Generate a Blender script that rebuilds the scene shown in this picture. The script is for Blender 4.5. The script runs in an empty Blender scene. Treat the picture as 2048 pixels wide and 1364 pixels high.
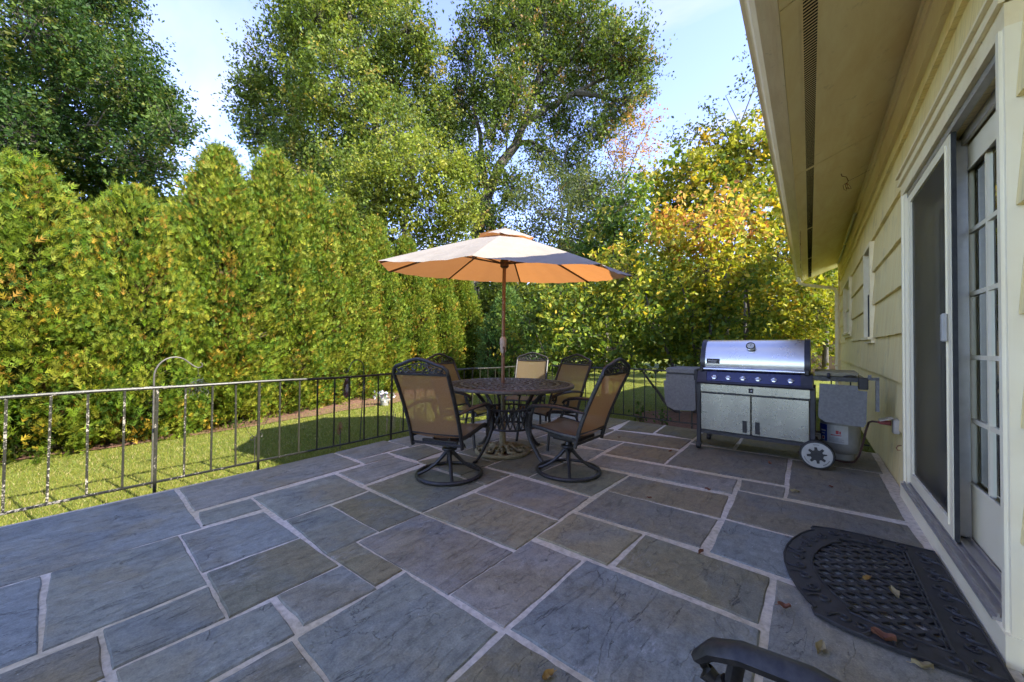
import bpy, math, random
import numpy as np
from mathutils import Vector, Matrix

random.seed(7)
RNG = np.random.default_rng(11)
R = math.radians
scene = bpy.context.scene
col = scene.collection

# ---------------------------------------------------------------- camera
cam_d = bpy.data.cameras.new('camera')
cam_d.sensor_width = 36.0
cam_d.lens = 743.44 / 2048 * 36.0
cam_d.clip_start = 0.05
cam_d.clip_end = 800.0
cam = bpy.data.objects.new('camera', cam_d)
col.objects.link(cam)
_yaw, _pit, _rol = R(38.685), R(0.827), R(0.40)
_d = Vector((-math.sin(_yaw) * math.cos(_pit), math.cos(_yaw) * math.cos(_pit), math.sin(_pit)))
_r0 = Vector((math.cos(_yaw), math.sin(_yaw), 0))
_u0 = _r0.cross(_d)
_r = _r0 * math.cos(_rol) + _u0 * math.sin(_rol)
_u = -_r0 * math.sin(_rol) + _u0 * math.cos(_rol)
cam.matrix_world = Matrix(((_r.x, _u.x, -_d.x, 0), (_r.y, _u.y, -_d.y, 0), (_r.z, _u.z, -_d.z, 1.1), (0, 0, 0, 1)))
scene.camera = cam

# ---------------------------------------------------------------- sky and sun
SUN_EL, SUN_AZ = R(39.3), R(80.0)          # azimuth measured clockwise from +Y
world = bpy.data.worlds.new('World')
scene.world = world
world.use_nodes = True
wn = world.node_tree
wn.nodes.clear()
def wnode(t, **k):
    n = wn.nodes.new(t)
    for a, b in k.items():
        setattr(n, a, b)
    return n
sky = wnode('ShaderNodeTexSky', sky_type='NISHITA')
sky.sun_disc = False
sky.sun_elevation = SUN_EL
sky.sun_rotation = SUN_AZ
sky.air_density = 0.7
sky.dust_density = 0.0
sky.ozone_density = 2.0
tc = wnode('ShaderNodeTexCoord')
# thin cirrus: direction projected on a plane high overhead, two stretched noises
sep = wnode('ShaderNodeSeparateXYZ')
wn.links.new(tc.outputs['Generated'], sep.inputs[0])
zc = wnode('ShaderNodeMath', operation='MAXIMUM'); zc.inputs[1].default_value = 0.06
wn.links.new(sep.outputs['Z'], zc.inputs[0])
dx = wnode('ShaderNodeMath', operation='DIVIDE'); dy = wnode('ShaderNodeMath', operation='DIVIDE')
wn.links.new(sep.outputs['X'], dx.inputs[0]); wn.links.new(zc.outputs[0], dx.inputs[1])
wn.links.new(sep.outputs['Y'], dy.inputs[0]); wn.links.new(zc.outputs[0], dy.inputs[1])
cmb = wnode('ShaderNodeCombineXYZ')
wn.links.new(dx.outputs[0], cmb.inputs[0]); wn.links.new(dy.outputs[0], cmb.inputs[1])
mp = wnode('ShaderNodeMapping')
mp.inputs['Rotation'].default_value = (0, 0, R(-32))
mp.inputs['Scale'].default_value = (0.55, 1.5, 1)
mp.inputs['Location'].default_value = (2.9, 0.35, 0)
wn.links.new(cmb.outputs[0], mp.inputs[0])
n1 = wnode('ShaderNodeTexNoise'); n1.inputs['Scale'].default_value = 1.05; n1.inputs['Detail'].default_value = 7; n1.inputs['Roughness'].default_value = 0.52
n1.inputs['Distortion'].default_value = 0.7
wn.links.new(mp.outputs[0], n1.inputs[0])
cr = wnode('ShaderNodeValToRGB')
cr.color_ramp.elements[0].position = 0.49; cr.color_ramp.elements[0].color = (0, 0, 0, 1)
cr.color_ramp.elements[1].position = 0.74; cr.color_ramp.elements[1].color = (0.75, 0.75, 0.75, 1)
wn.links.new(n1.outputs['Fac'], cr.inputs[0])
hsv = wnode('ShaderNodeHueSaturation'); hsv.inputs['Saturation'].default_value = 0.98; hsv.inputs['Hue'].default_value = 0.521; hsv.inputs['Value'].default_value = 0.77
wn.links.new(sky.outputs[0], hsv.inputs['Color'])
mixc = wnode('ShaderNodeMix', data_type='RGBA')
wn.links.new(cr.outputs[0], mixc.inputs['Factor'])
wn.links.new(hsv.outputs[0], mixc.inputs[6])
mixc.inputs[7].default_value = (0.98, 1.0, 1.15, 1)
bg = wnode('ShaderNodeBackground'); bg.inputs['Strength'].default_value = 0.15
wn.links.new(mixc.outputs[2], bg.inputs['Color'])
wo = wnode('ShaderNodeOutputWorld')
wn.links.new(bg.outputs[0], wo.inputs[0])

sun_d = bpy.data.lights.new('sun', 'SUN')
sun_d.energy = 2.0
sun_d.angle = R(0.53)
sun_d.color = (1.0, 0.93, 0.80)
sun = bpy.data.objects.new('sun', sun_d)
col.objects.link(sun)
_s = Vector((math.sin(SUN_AZ) * math.cos(SUN_EL), math.cos(SUN_AZ) * math.cos(SUN_EL), math.sin(SUN_EL)))
sun.rotation_euler = _s.to_track_quat('Z', 'Y').to_euler()
sun.location = (8, 0, 12)

scene.view_settings.view_transform = 'Standard'
scene.view_settings.look = 'None'
scene.view_settings.gamma = 1
scene.view_settings.use_curve_mapping = False
scene.view_settings.exposure = 3.02
scene.cycles.max_bounces = 5
scene.cycles.diffuse_bounces = 3
scene.cycles.glossy_bounces = 3
scene.cycles.transmission_bounces = 3
scene.cycles.transparent_max_bounces = 8
scene.cycles.caustics_reflective = False
scene.cycles.caustics_refractive = False
scene.cycles.use_denoising = True
scene.cycles.use_adaptive_sampling = True
scene.cycles.adaptive_threshold = 0.02

# ---------------------------------------------------------------- helpers
class MB:
    """collects shapes; build() links them as one mesh object"""
    def __init__(s):
        s.v, s.f = [], []
    def add(s, vs, fs):
        b = len(s.v)
        s.v += [tuple(p) for p in vs]
        s.f += [tuple(i + b for i in f) for f in fs]
        return s
    def box(s, x0, x1, y0, y1, z0, z1, m=None):
        vs = [(x0, y0, z0), (x1, y0, z0), (x1, y1, z0), (x0, y1, z0), (x0, y0, z1), (x1, y0, z1), (x1, y1, z1), (x0, y1, z1)]
        if m is not None:
            vs = [m @ Vector(p) for p in vs]
        return s.add(vs, [(3, 2, 1, 0), (4, 5, 6, 7), (0, 1, 5, 4), (1, 2, 6, 5), (2, 3, 7, 6), (3, 0, 4, 7)])
    def bbox(s, x0, x1, y0, y1, z0, z1, b=0.005):
        """box with chamfered vertical and horizontal edges"""
        def rect(z, i):
            a0, a1, c0, c1 = x0 + i, x1 - i, y0 + i, y1 - i
            return [(a0 + b, c0, z), (a1 - b, c0, z), (a1, c0 + b, z), (a1, c1 - b, z), (a1 - b, c1, z), (a0 + b, c1, z), (a0, c1 - b, z), (a0, c0 + b, z)]
        vs = rect(z0, b) + rect(z0 + b, 0) + rect(z1 - b, 0) + rect(z1, b)
        fs = [tuple(range(7, -1, -1)), tuple(range(24, 32))]
        for k in range(3):
            for i in range(8):
                j = (i + 1) % 8
                fs.append((k * 8 + i, k * 8 + j, k * 8 + 8 + j, k * 8 + 8 + i))
        return s.add(vs, fs)
    def prism(s, poly, z0, z1, axis='Z', bev=0.0):
        """extruded polygon; axis tells along which axis it is extruded"""
        n = len(poly)
        def mk(p, h):
            return {'Z': (p[0], p[1], h), 'Y': (p[0], h, p[1]), 'X': (h, p[0], p[1])}[axis]
        vs = [mk(p, z0) for p in poly] + [mk(p, z1) for p in poly]
        fs = [tuple(range(n - 1, -1, -1)), tuple(range(n, 2 * n))]
        fs += [(i, (i + 1) % n, n + (i + 1) % n, n + i) for i in range(n)]
        return s.add(vs, fs)
    def tube(s, pts, r, n=8, closed=False, flat=1.0, up=None, caps=True):
        """tube along points; r number or list; flat squeezes the second axis"""
        P = [Vector(p) for p in pts]
        m = len(P)
        rs = r if isinstance(r, (list, tuple)) else [r] * m
        vs, fs = [], []
        prev = None
        for i in range(m):
            if closed:
                t = P[(i + 1) % m] - P[i - 1]
            else:
                t = P[min(i + 1, m - 1)] - P[max(i - 1, 0)]
            if t.length < 1e-9:
                t = Vector((0, 0, 1))
            t.normalize()
            if up is not None:
                a = Vector(up)
                a = a - t * a.dot(t)
                if a.length < 1e-4:
                    a = prev if prev else t.orthogonal()
            elif prev is None:
                a = t.orthogonal()
            else:
                a = prev - t * prev.dot(t)
                if a.length < 1e-6:
                    a = t.orthogonal()
            a = a.normalized(); prev = a
            b = t.cross(a)
            for k in range(n):
                q = 2 * math.pi * k / n
                vs.append(P[i] + a * (math.cos(q) * rs[i] * flat) + b * (math.sin(q) * rs[i]))
        for i in range(m if closed else m - 1):
            j = (i + 1) % m
            for k in range(n):
                l = (k + 1) % n
                fs.append((i * n + k, i * n + l, j * n + l, j * n + k))
        if caps and not closed:
            fs.append(tuple(range(n - 1, -1, -1)))
            fs.append(tuple((m - 1) * n + k for k in range(n)))
        return s.add(vs, fs)
    def lathe(s, prof, n=24, c=(0, 0, 0), axis='Z', caps=True):
        vs, fs = [], []
        for (r, h) in prof:
            for k in range(n):
                a = 2 * math.pi * k / n
                x, y = r * math.cos(a), r * math.sin(a)
                p = {'Z': (x, y, h), 'Y': (x, h, y), 'X': (h, x, y)}[axis]
                vs.append((c[0] + p[0], c[1] + p[1], c[2] + p[2]))
        for i in range(len(prof) - 1):
            for k in range(n):
                l = (k + 1) % n
                fs.append((i * n + k, i * n + l, (i + 1) * n + l, (i + 1) * n + k))
        if caps:
            fs.append(tuple(range(n - 1, -1, -1)))
            fs.append(tuple((len(prof) - 1) * n + k for k in range(n)))
        return s.add(vs, fs)
    def grid(s, fn, nu, nv, two=0.0):
        vs = [fn(i / nu, j / nv) for i in range(nu + 1) for j in range(nv + 1)]
        fs = [(i * (nv + 1) + j, (i + 1) * (nv + 1) + j, (i + 1) * (nv + 1) + j + 1, i * (nv + 1) + j + 1) for i in range(nu) for j in range(nv)]
        return s.add(vs, fs)
    def build(s, name, mat=None, parent=None, smooth=False, color=None, fix=True):
        me = bpy.data.meshes.new(name)
        me.from_pydata(s.v, [], s.f)
        if fix:
            import bmesh
            bm = bmesh.new(); bm.from_mesh(me)
            bmesh.ops.recalc_face_normals(bm, faces=bm.faces[:])
            bm.to_mesh(me); bm.free()
        if smooth:
            me.polygons.foreach_set('use_smooth', [True] * len(me.polygons))
            me.set_sharp_from_angle(angle=R(40))
        if mat:
            me.materials.append(mat)
        me.update()
        return link(name, me, parent, color)

def link(name, me, parent=None, color=None):
    o = bpy.data.objects.new(name, me)
    col.objects.link(o)
    if parent:
        o.parent = parent
    if color:
        o.color = color
    return o

def empty(name, label, cat, loc=(0, 0, 0), rz=0.0, group=None):
    o = bpy.data.objects.new(name, None)
    o.empty_display_size = 0.2
    col.objects.link(o)
    o.location = loc
    o.rotation_euler = (0, 0, rz)
    return tag(o, label, cat, group)

def tag(o, label=None, cat=None, group=None, kind=None):
    if label: o['label'] = label
    if cat: o['category'] = cat
    if group: o['group'] = group
    if kind: o['kind'] = kind
    return o

KIDS = {}
def copy_tree(root, loc, rz, label, group=None):
    c = root.copy(); col.objects.link(c)
    c.location = loc; c.rotation_euler = (0, 0, rz)
    c['label'] = label
    if group: c['group'] = group
    def rec(o, par):
        for ch in [x for x in ALLOBJ() if x.parent == o]:
            k = ch.copy(); col.objects.link(k); k.parent = par
            rec(ch, k)
    rec(root, c)
    return c
def ALLOBJ():
    return list(col.objects)

# ---------------------------------------------------------------- materials
class NT:
    def __init__(s, name):
        s.m = bpy.data.materials.new(name)
        s.m.use_nodes = True
        s.t = s.m.node_tree
        s.p = s.t.nodes['Principled BSDF']
        s.out = s.t.nodes['Material Output']
    def n(s, typ, ins=None, **k):
        x = s.t.nodes.new(typ)
        for a, b in k.items():
            setattr(x, a, b)
        for a, b in (ins or {}).items():
            s.set(x.inputs[a], b)
        return x
    def set(s, sock, v):
        if hasattr(v, 'is_output') or hasattr(v, 'links'):
            s.t.links.new(v, sock)
        elif isinstance(v, (tuple, list)) and len(v) == 3 and sock.type == 'RGBA':
            sock.default_value = (*v, 1)
        else:
            sock.default_value = v
    def obj(s, scale=(1, 1, 1), rot=(0, 0, 0), loc=(0, 0, 0), which='Object'):
        t = s.n('ShaderNodeTexCoord')
        m = s.n('ShaderNodeMapping', {'Vector': t.outputs[which], 'Scale': scale, 'Rotation': rot, 'Location': loc})
        return m.outputs[0]
    def noise(s, vec, scale, detail=4, rough=0.55, dist=0.0, out='Fac'):
        return s.n('ShaderNodeTexNoise', {'Vector': vec, 'Scale': scale, 'Detail': detail, 'Roughness': rough, 'Distortion': dist}).outputs[out]
    def ramp(s, fac, stops, interp='LINEAR'):
        r = s.n('ShaderNodeValToRGB', {'Fac': fac})
        r.color_ramp.interpolation = interp
        e = r.color_ramp.elements
        while len(e) < len(stops):
            e.new(0.5)
        for q, (p, c) in zip(e, stops):
            q.position = p
            q.color = (c, c, c, 1) if isinstance(c, (int, float)) else (*c[:3], 1)
        return r.outputs[0]
    def mix(s, f, a, b, mode='MIX'):
        m = s.n('ShaderNodeMix', data_type='RGBA', blend_type=mode)
        s.set(m.inputs[0], f); s.set(m.inputs[6], a); s.set(m.inputs[7], b)
        return m.outputs[2]
    def math(s, op, a, b=0.0, c=0.0):
        m = s.n('ShaderNodeMath', operation=op)
        s.set(m.inputs[0], a); s.set(m.inputs[1], b); s.set(m.inputs[2], c)
        return m.outputs[0]
    def bump(s, h, strength=0.3, dist=0.01, prev=None):
        b = s.n('ShaderNodeBump', {'Height': h, 'Strength': strength, 'Distance': dist})
        if prev is not None:
            s.set(b.inputs['Normal'], prev)
        return b.outputs[0]
    def done(s, color=None, rough=0.6, metal=0.0, normal=None, spec=None):
        if color is not None: s.set(s.p.inputs['Base Color'], color)
        s.set(s.p.inputs['Roughness'], rough)
        s.set(s.p.inputs['Metallic'], metal)
        if normal is not None: s.set(s.p.inputs['Normal'], normal)
        if spec is not None: s.set(s.p.inputs['Specular IOR Level'], spec)
        return s.m

def simple(name, c1, c2=None, rough=0.6, metal=0.0, scale=20, bump=0.0, bdist=0.004, spec=None, stretch=(1, 1, 1)):
    t = NT(name)
    v = t.obj(stretch)
    n = t.noise(v, scale, 5)
    f = t.ramp(n, [(0.3, 0), (0.7, 1)])
    c = t.mix(f, c1, c2 or tuple(min(1, x * 1.25) for x in c1))
    nm = t.bump(n, bump, bdist) if bump else None
    rr = t.math('MULTIPLY_ADD', n, 0.25, rough - 0.12)
    return t.done(c, rr, metal, nm, spec)

M = {}
# bluestone paving: tint from the object colour of each slab
t = NT('bluestone')
oi = t.n('ShaderNodeObjectInfo')
off = t.n('ShaderNodeVectorMath', operation='SCALE'); t.set(off.inputs[0], (13.7, 9.1, 4.3)); t.set(off.inputs['Scale'], oi.outputs['Random'])
tcn = t.n('ShaderNodeTexCoord')
add = t.n('ShaderNodeVectorMath', operation='ADD'); t.set(add.inputs[0], tcn.outputs['Object']); t.set(add.inputs[1], off.outputs[0])
vr = t.n('ShaderNodeMapping', {'Vector': add.outputs[0], 'Rotation': (0, 0, R(-14)), 'Scale': (2.9, 1.0, 1.0)}).outputs[0]
big = t.noise(add.outputs[0], 1.7, 5, 0.6, 0.4)
streak = t.noise(vr, 4.5, 9, 0.68, 1.2)
fine = t.noise(add.outputs[0], 140, 4, 0.75)
mid = t.noise(add.outputs[0], 22, 7, 0.72)
warm = t.mix(0.6, oi.outputs['Color'], (0.27, 0.22, 0.12))
c = t.mix(t.ramp(big, [(0.44, 0), (0.62, 1.0)]), oi.outputs['Color'], warm)
cool = t.mix(0.5, oi.outputs['Color'], (0.17, 0.20, 0.21))
c = t.mix(t.ramp(t.noise(add.outputs[0], 2.6, 4, 0.6, 0.5), [(0.48, 0), (0.64, 0.8)]), c, cool)
c = t.mix(t.ramp(streak, [(0.30, 0.75), (0.45, 0.08), (0.58, 0.0)]), c, t.mix(1.0, c, (0.42, 0.42, 0.43), 'MULTIPLY'))
c = t.mix(t.ramp(streak, [(0.53, 0), (0.72, 0.55)]), c, t.mix(1.0, c, (1.45, 1.45, 1.45), 'MULTIPLY'))
c = t.mix(t.ramp(mid, [(0.32, 0.65), (0.52, 0.0)]), c, t.mix(1.0, c, (0.5, 0.5, 0.52), 'MULTIPLY'))
c = t.mix(t.ramp(mid, [(0.54, 0.0), (0.72, 0.5)]), c, t.mix(1.0, c, (1.4, 1.4, 1.38), 'MULTIPLY'))
c = t.mix(t.ramp(fine, [(0.35, 0.6), (0.6, 0)]), c, t.mix(1.0, c, (0.5, 0.5, 0.52), 'MULTIPLY'))
bloom = t.math('MULTIPLY', t.ramp(t.noise(add.outputs[0], 2.3, 3), [(0.58, 0), (0.74, 1)]), t.ramp(t.noise(vr, 18, 7, 0.75), [(0.5, 0), (0.72, 1)]))
c = t.mix(t.math('MULTIPLY', bloom, 0.7), c, (0.58, 0.58, 0.58))
speck = t.ramp(t.noise(add.outputs[0], 70, 2), [(0.75, 0), (0.78, 1)])
c = t.mix(t.math('MULTIPLY', speck, 0.7), c, (0.55, 0.55, 0.55))
soil = t.math('MULTIPLY', t.ramp(t.noise(add.outputs[0], 1.1, 4, 0.6), [(0.58, 0), (0.72, 0.7)]), t.ramp(streak, [(0.35, 1), (0.6, 0.3)]))
c = t.mix(soil, c, (0.10, 0.085, 0.06))
stepn = t.noise(vr, 1.25, 9, 0.56, 0.7)
st = t.math('MULTIPLY', stepn, 8.0)
fl = t.math('FLOOR', st)
fr = t.math('FRACT', st)
line = t.ramp(fr, [(0.0, 1), (0.022, 0.85), (0.04, 0.0)])
lmask = t.ramp(t.noise(add.outputs[0], 2.6, 3), [(0.47, 0), (0.56, 1)])
c = t.mix(t.math('MULTIPLY', t.math('MULTIPLY', line, lmask), 0.85), c, (0.05, 0.05, 0.052))
h = t.math('ADD', t.math('ADD', fl, t.ramp(fr, [(0.0, 0), (0.05, 1)])), t.math('MULTIPLY', streak, 1.1))
nm = t.bump(h, 0.8, 0.004)
nm = t.bump(mid, 0.55, 0.006, nm)
nm = t.bump(fine, 0.5, 0.003, nm)
M['slab'] = t.done(c, t.ramp(mid, [(0.3, 0.5), (0.7, 0.7)]), 0, nm, 0.35)

t = NT('mortar')
v = t.obj()
c = t.mix(t.ramp(t.noise(v, 1.1, 3), [(0.42, 0), (0.6, 1)]), (0.66, 0.59, 0.49), (0.60, 0.51, 0.34))
c = t.mix(t.ramp(t.noise(v, 0.7, 4, 0.55), [(0.62, 0), (0.8, 0.5)]), c, (0.16, 0.14, 0.12))
c = t.mix(t.ramp(t.noise(v, 40, 5), [(0.3, 0.6), (0.6, 0)]), c, t.mix(1.0, c, (0.45, 0.44, 0.42), 'MULTIPLY'))
M['mortar'] = t.done(c, 0.9, 0, t.bump(t.noise(v, 55, 5, 0.7), 0.8, 0.008))

M['concrete'] = simple('concrete', (0.22, 0.21, 0.19), (0.33, 0.32, 0.3), 0.9, 0, 14, 0.4)

# lawn
t = NT('lawn')
v = t.obj()
c = t.mix(t.ramp(t.noise(v, 0.5, 4), [(0.35, 0), (0.65, 1)]), (0.105, 0.14, 0.02), (0.165, 0.18, 0.032))
c = t.mix(t.ramp(t.noise(v, 9, 5, 0.7), [(0.3, 0), (0.7, 1)]), c, t.mix(1.0, c, (1.5, 1.35, 1.2), 'MULTIPLY'))
c = t.mix(t.ramp(t.noise(v, 120, 3, 0.7), [(0.35, 0.8), (0.6, 0)]), c, t.mix(1.0, c, (0.4, 0.45, 0.4), 'MULTIPLY'))
M['lawn'] = t.done(c, 0.85, 0, t.bump(t.noise(v, 130, 3, 0.7), 0.9, 0.02), 0.2)

t = NT('mulch')
v = t.obj()
c = t.mix(t.ramp(t.noise(v, 24, 6, 0.7), [(0.3, 0), (0.7, 1)]), (0.07, 0.035, 0.02), (0.26, 0.13, 0.075))
M['mulch'] = t.done(c, 0.95, 0, t.bump(t.noise(v, 40, 6, 0.75), 1.0, 0.03))

def leafmat(name, trans=0.40, rough=0.55, spec=0.18):
    t = NT(name)
    a = t.n('ShaderNodeAttribute', attribute_name='Col')
    lc = t.mix(1.0, a.outputs['Color'], (0.90, 0.90, 0.88), 'MULTIPLY')
    t.done(lc, rough, 0, None, spec)
    tr = t.n('ShaderNodeBsdfTranslucent')
    t.set(tr.inputs['Color'], t.mix(1.0, a.outputs['Color'], (1.12, 1.16, 0.62), 'MULTIPLY'))
    ms = t.n('ShaderNodeMixShader')
    t.set(ms.inputs[0], trans)
    t.t.links.new(t.p.outputs[0], ms.inputs[1]); t.t.links.new(tr.outputs[0], ms.inputs[2])
    t.t.links.new(ms.outputs[0], t.out.inputs[0])
    return t.m
M['leaf'] = leafmat('leaf')
M['conifer'] = leafmat('conifer', 0.34, 0.6, 0.15)
M['grass'] = leafmat('grass', 0.35, 0.5, 0.3)
t = NT('bark')
v = t.obj((6, 6, 1.2))
n = t.noise(v, 4, 6, 0.7)
M['bark'] = t.done(t.mix(t.ramp(n, [(0.3, 0), (0.7, 1)]), (0.04, 0.034, 0.027), (0.13, 0.112, 0.09)), 0.9, 0, t.bump(n, 0.8, 0.03))
M['twig'] = simple('twig', (0.10, 0.07, 0.045), (0.2, 0.14, 0.09), 0.9, 0, 9)

# metals and furniture
t = NT('bronze_metal')
v = t.obj()
n = t.noise(v, 60, 4)
c = t.mix(t.ramp(n, [(0.35, 0), (0.7, 1)]), (0.022, 0.021, 0.022), (0.05, 0.046, 0.042))
c = t.mix(t.ramp(t.noise(v, 7, 5, 0.7), [(0.58, 0), (0.75, 0.6)]), c, (0.12, 0.11, 0.09))
M['bronze'] = t.done(c, 0.42, 0.25, t.bump(n, 0.12, 0.002), 0.5)
t = NT('table_metal')
v = t.obj()
n = t.noise(v, 45, 4)
c = t.mix(t.ramp(n, [(0.35, 0), (0.7, 1)]), (0.06, 0.046, 0.038), (0.13, 0.10, 0.08))
M['tabletop'] = t.done(c, 0.45, 0.2, t.bump(n, 0.2, 0.002), 0.5)

t = NT('sling_fabric')
tu = t.obj((1, 1, 1))
wv = t.n('ShaderNodeTexWave', {'Vector': tu, 'Scale': 46.0, 'Distortion': 0.0}, bands_direction='X').outputs['Fac']
wh = t.n('ShaderNodeTexWave', {'Vector': tu, 'Scale': 46.0, 'Distortion': 0.0}, bands_direction='Z').outputs['Fac']
wy = t.n('ShaderNodeTexWave', {'Vector': tu, 'Scale': 46.0, 'Distortion': 0.0}, bands_direction='Y').outputs['Fac']
n = t.noise(tu, 150, 3)
base = t.mix(t.ramp(n, [(0.3, 0), (0.7, 1)]), (0.165, 0.125, 0.065), (0.30, 0.235, 0.145))
base = t.mix(t.math('MULTIPLY', wv, 0.5), base, (0.15, 0.10, 0.05))
t.done(base, 0.75, 0, t.bump(t.math('ADD', wv, t.math('ADD', wh, wy)), 0.2, 0.002), 0.25)
tr = t.n('ShaderNodeBsdfTranslucent', {'Color': (0.60, 0.36, 0.14)})
ms = t.n('ShaderNodeMixShader'); t.set(ms.inputs[0], 0.38)
t.t.links.new(t.p.outputs[0], ms.inputs[1]); t.t.links.new(tr.outputs[0], ms.inputs[2])
tp = t.n('ShaderNodeBsdfTransparent', {'Color': (1, 1, 1)})
ms2 = t.n('ShaderNodeMixShader'); t.set(ms2.inputs[0], 0.16)
t.t.links.new(ms.outputs[0], ms2.inputs[1]); t.t.links.new(tp.outputs[0], ms2.inputs[2])
t.t.links.new(ms2.outputs[0], t.out.inputs[0])
M['sling'] = t.m

t = NT('canopy_fabric')
v = t.obj()
n = t.noise(v, 3, 5, 0.6)
base = t.mix(t.ramp(n, [(0.3, 0), (0.7, 1)]), (0.36, 0.325, 0.275), (0.43, 0.395, 0.34))
stain = t.ramp(t.noise(v, 4.5, 5, 0.7), [(0.62, 0), (0.72, 0.5)])
base = t.mix(stain, base, (0.26, 0.2, 0.14))
t.done(base, 0.85, 0, t.bump(t.noise(v, 6, 4), 0.35, 0.03), 0.15)
tr = t.n('ShaderNodeBsdfTranslucent', {'Color': (0.48, 0.19, 0.052)})
ms = t.n('ShaderNodeMixShader'); t.set(ms.inputs[0], 0.40)
t.t.links.new(t.p.outputs[0], ms.inputs[1]); t.t.links.new(tr.outputs[0], ms.inputs[2])
t.t.links.new(ms.outputs[0], t.out.inputs[0])
M['canopy'] = t.m
M['wood'] = simple('pole_wood', (0.15, 0.078, 0.04), (0.25, 0.135, 0.07), 0.5, 0, 12, 0.1, stretch=(8, 8, 1))
M['ribwood'] = simple('rib_wood', (0.055, 0.03, 0.018), (0.11, 0.06, 0.035), 0.55, 0, 12, 0.1)
M['castbase'] = simple('cast_base', (0.17, 0.145, 0.07), (0.31, 0.26, 0.15), 0.7, 0.0, 18, 0.5, 0.004)
M['polebeige'] = simple('pole_beige', (0.16, 0.145, 0.085), (0.24, 0.21, 0.13), 0.5, 0.1, 14)
M['crank'] = simple('crank_plastic', (0.34, 0.27, 0.2), (0.5, 0.42, 0.36), 0.5)

t = NT('railing_paint')
tcn = t.n('ShaderNodeTexCoord'); geo = t.n('ShaderNodeNewGeometry')
v = geo.outputs['Position']
n = t.noise(v, 22, 6, 0.7)
flk = t.noise(v, 75, 4, 0.7)
sep = t.n('ShaderNodeSeparateXYZ', {'Vector': v})
wear = t.math('MULTIPLY_ADD', sep.outputs['Y'], -0.07, 0.005)      # old paint has flaked most at the weathered corner end
wear = t.math('MINIMUM', t.math('MAXIMUM', wear, -0.07), 0.04)
wear = t.math('ADD', wear, t.math('MULTIPLY', t.math('SUBTRACT', t.noise(v, 3.5, 3), 0.5), 0.3))
pk = t.math('ADD', t.math('MULTIPLY', t.math('ADD', n, flk), 0.5), wear)
c = t.mix(t.ramp(pk, [(0.53, 0), (0.57, 1)]), (0.02, 0.02, 0.014), (0.30, 0.275, 0.225))
c = t.mix(t.ramp(pk, [(0.64, 0), (0.66, 1)]), c, (0.17, 0.075, 0.04))
M['rail'] = t.done(c, t.ramp(pk, [(0.5, 0.38), (0.6, 0.8)]), 0.0, t.bump(pk, 0.4, 0.003), 0.5)

# house
t = NT('siding_paint')
tcn = t.n('ShaderNodeTexCoord'); geo = t.n('ShaderNodeNewGeometry')
pos = geo.outputs['Position']
vs_ = t.n('ShaderNodeMapping', {'Vector': pos, 'Scale': (1, 26, 0.7)}).outputs[0]
gr = t.noise(vs_, 4.0, 6, 0.65)
vs2 = t.n('ShaderNodeMapping', {'Vector': pos, 'Scale': (1, 5, 0.35)}).outputs[0]
bigs = t.noise(vs2, 1.4, 4, 0.6)
c = t.mix(t.ramp(bigs, [(0.35, 0), (0.7, 1)]), (0.94, 0.79, 0.40), (0.90, 0.71, 0.31))
c = t.mix(t.ramp(gr, [(0.28, 0.75), (0.5, 0)]), c, (0.55, 0.44, 0.2))
c = t.mix(t.ramp(t.noise(pos, 3, 6, 0.7), [(0.56, 0), (0.74, 0.55)]), c, (0.44, 0.38, 0.24))
M['siding'] = t.done(c, 0.62, 0, t.bump(gr, 0.35, 0.006), 0.3)

t = NT('soffit_paint')
geo = t.n('ShaderNodeNewGeometry')
pos = geo.outputs['Position']
vs2 = t.n('ShaderNodeMapping', {'Vector': pos, 'Scale': (2.2, 0.55, 1)}).outputs[0]
st_ = t.noise(vs2, 2.2, 7, 0.68, 0.5)
c = t.mix(t.ramp(st_, [(0.36, 0.0), (0.62, 1)]), (0.95, 0.82, 0.52), (0.86, 0.69, 0.38))
c = t.mix(t.ramp(t.noise(pos, 7, 6, 0.75), [(0.60, 0), (0.76, 0.5)]), c, (0.32, 0.23, 0.11))
M['soffit'] = t.done(c, 0.7, 0, t.bump(t.noise(pos, 30, 4), 0.15, 0.004), 0.25)
t = NT('trim_paint')
geo = t.n('ShaderNodeNewGeometry'); pos = geo.outputs['Position']
c = t.mix(t.ramp(t.noise(pos, 5, 6, 0.7), [(0.4, 0), (0.75, 1)]), (0.93, 0.81, 0.51), (0.82, 0.67, 0.38))
c = t.mix(t.ramp(t.noise(pos, 26, 4, 0.7), [(0.64, 0), (0.74, 0.6)]), c, (0.3, 0.26, 0.18))
M['trim'] = t.done(c, 0.5, 0, t.bump(t.noise(pos, 40, 3), 0.12, 0.002), 0.4)
t = NT('gutter_paint')
geo = t.n('ShaderNodeNewGeometry'); pos = geo.outputs['Position']
v2 = t.n('ShaderNodeMapping', {'Vector': pos, 'Scale': (6, 0.8, 6)}).outputs[0]
c = t.mix(t.ramp(t.noise(v2, 3, 6, 0.7), [(0.35, 0), (0.75, 1)]), (0.90, 0.78, 0.57), (0.74, 0.60, 0.40))
c = t.mix(t.ramp(t.noise(pos, 22, 5, 0.7), [(0.62, 0), (0.74, 0.5)]), c, (0.25, 0.2, 0.14))
M['gutter'] = t.done(c, 0.5, 0, None, 0.4)
M['doorwhite'] = simple('door_white', (0.92, 0.82, 0.56), (0.95, 0.87, 0.63), 0.4, 0, 5)
M['aluminium'] = simple('aluminium', (0.36, 0.335, 0.30), (0.48, 0.45, 0.40), 0.45, 0.5, 12)
M['seal'] = simple('dark_seal', (0.015, 0.015, 0.014), (0.04, 0.04, 0.035), 0.7)
M['ventdark'] = simple('vent_dark', (0.01, 0.01, 0.01), (0.02, 0.018, 0.015), 0.9)
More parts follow.
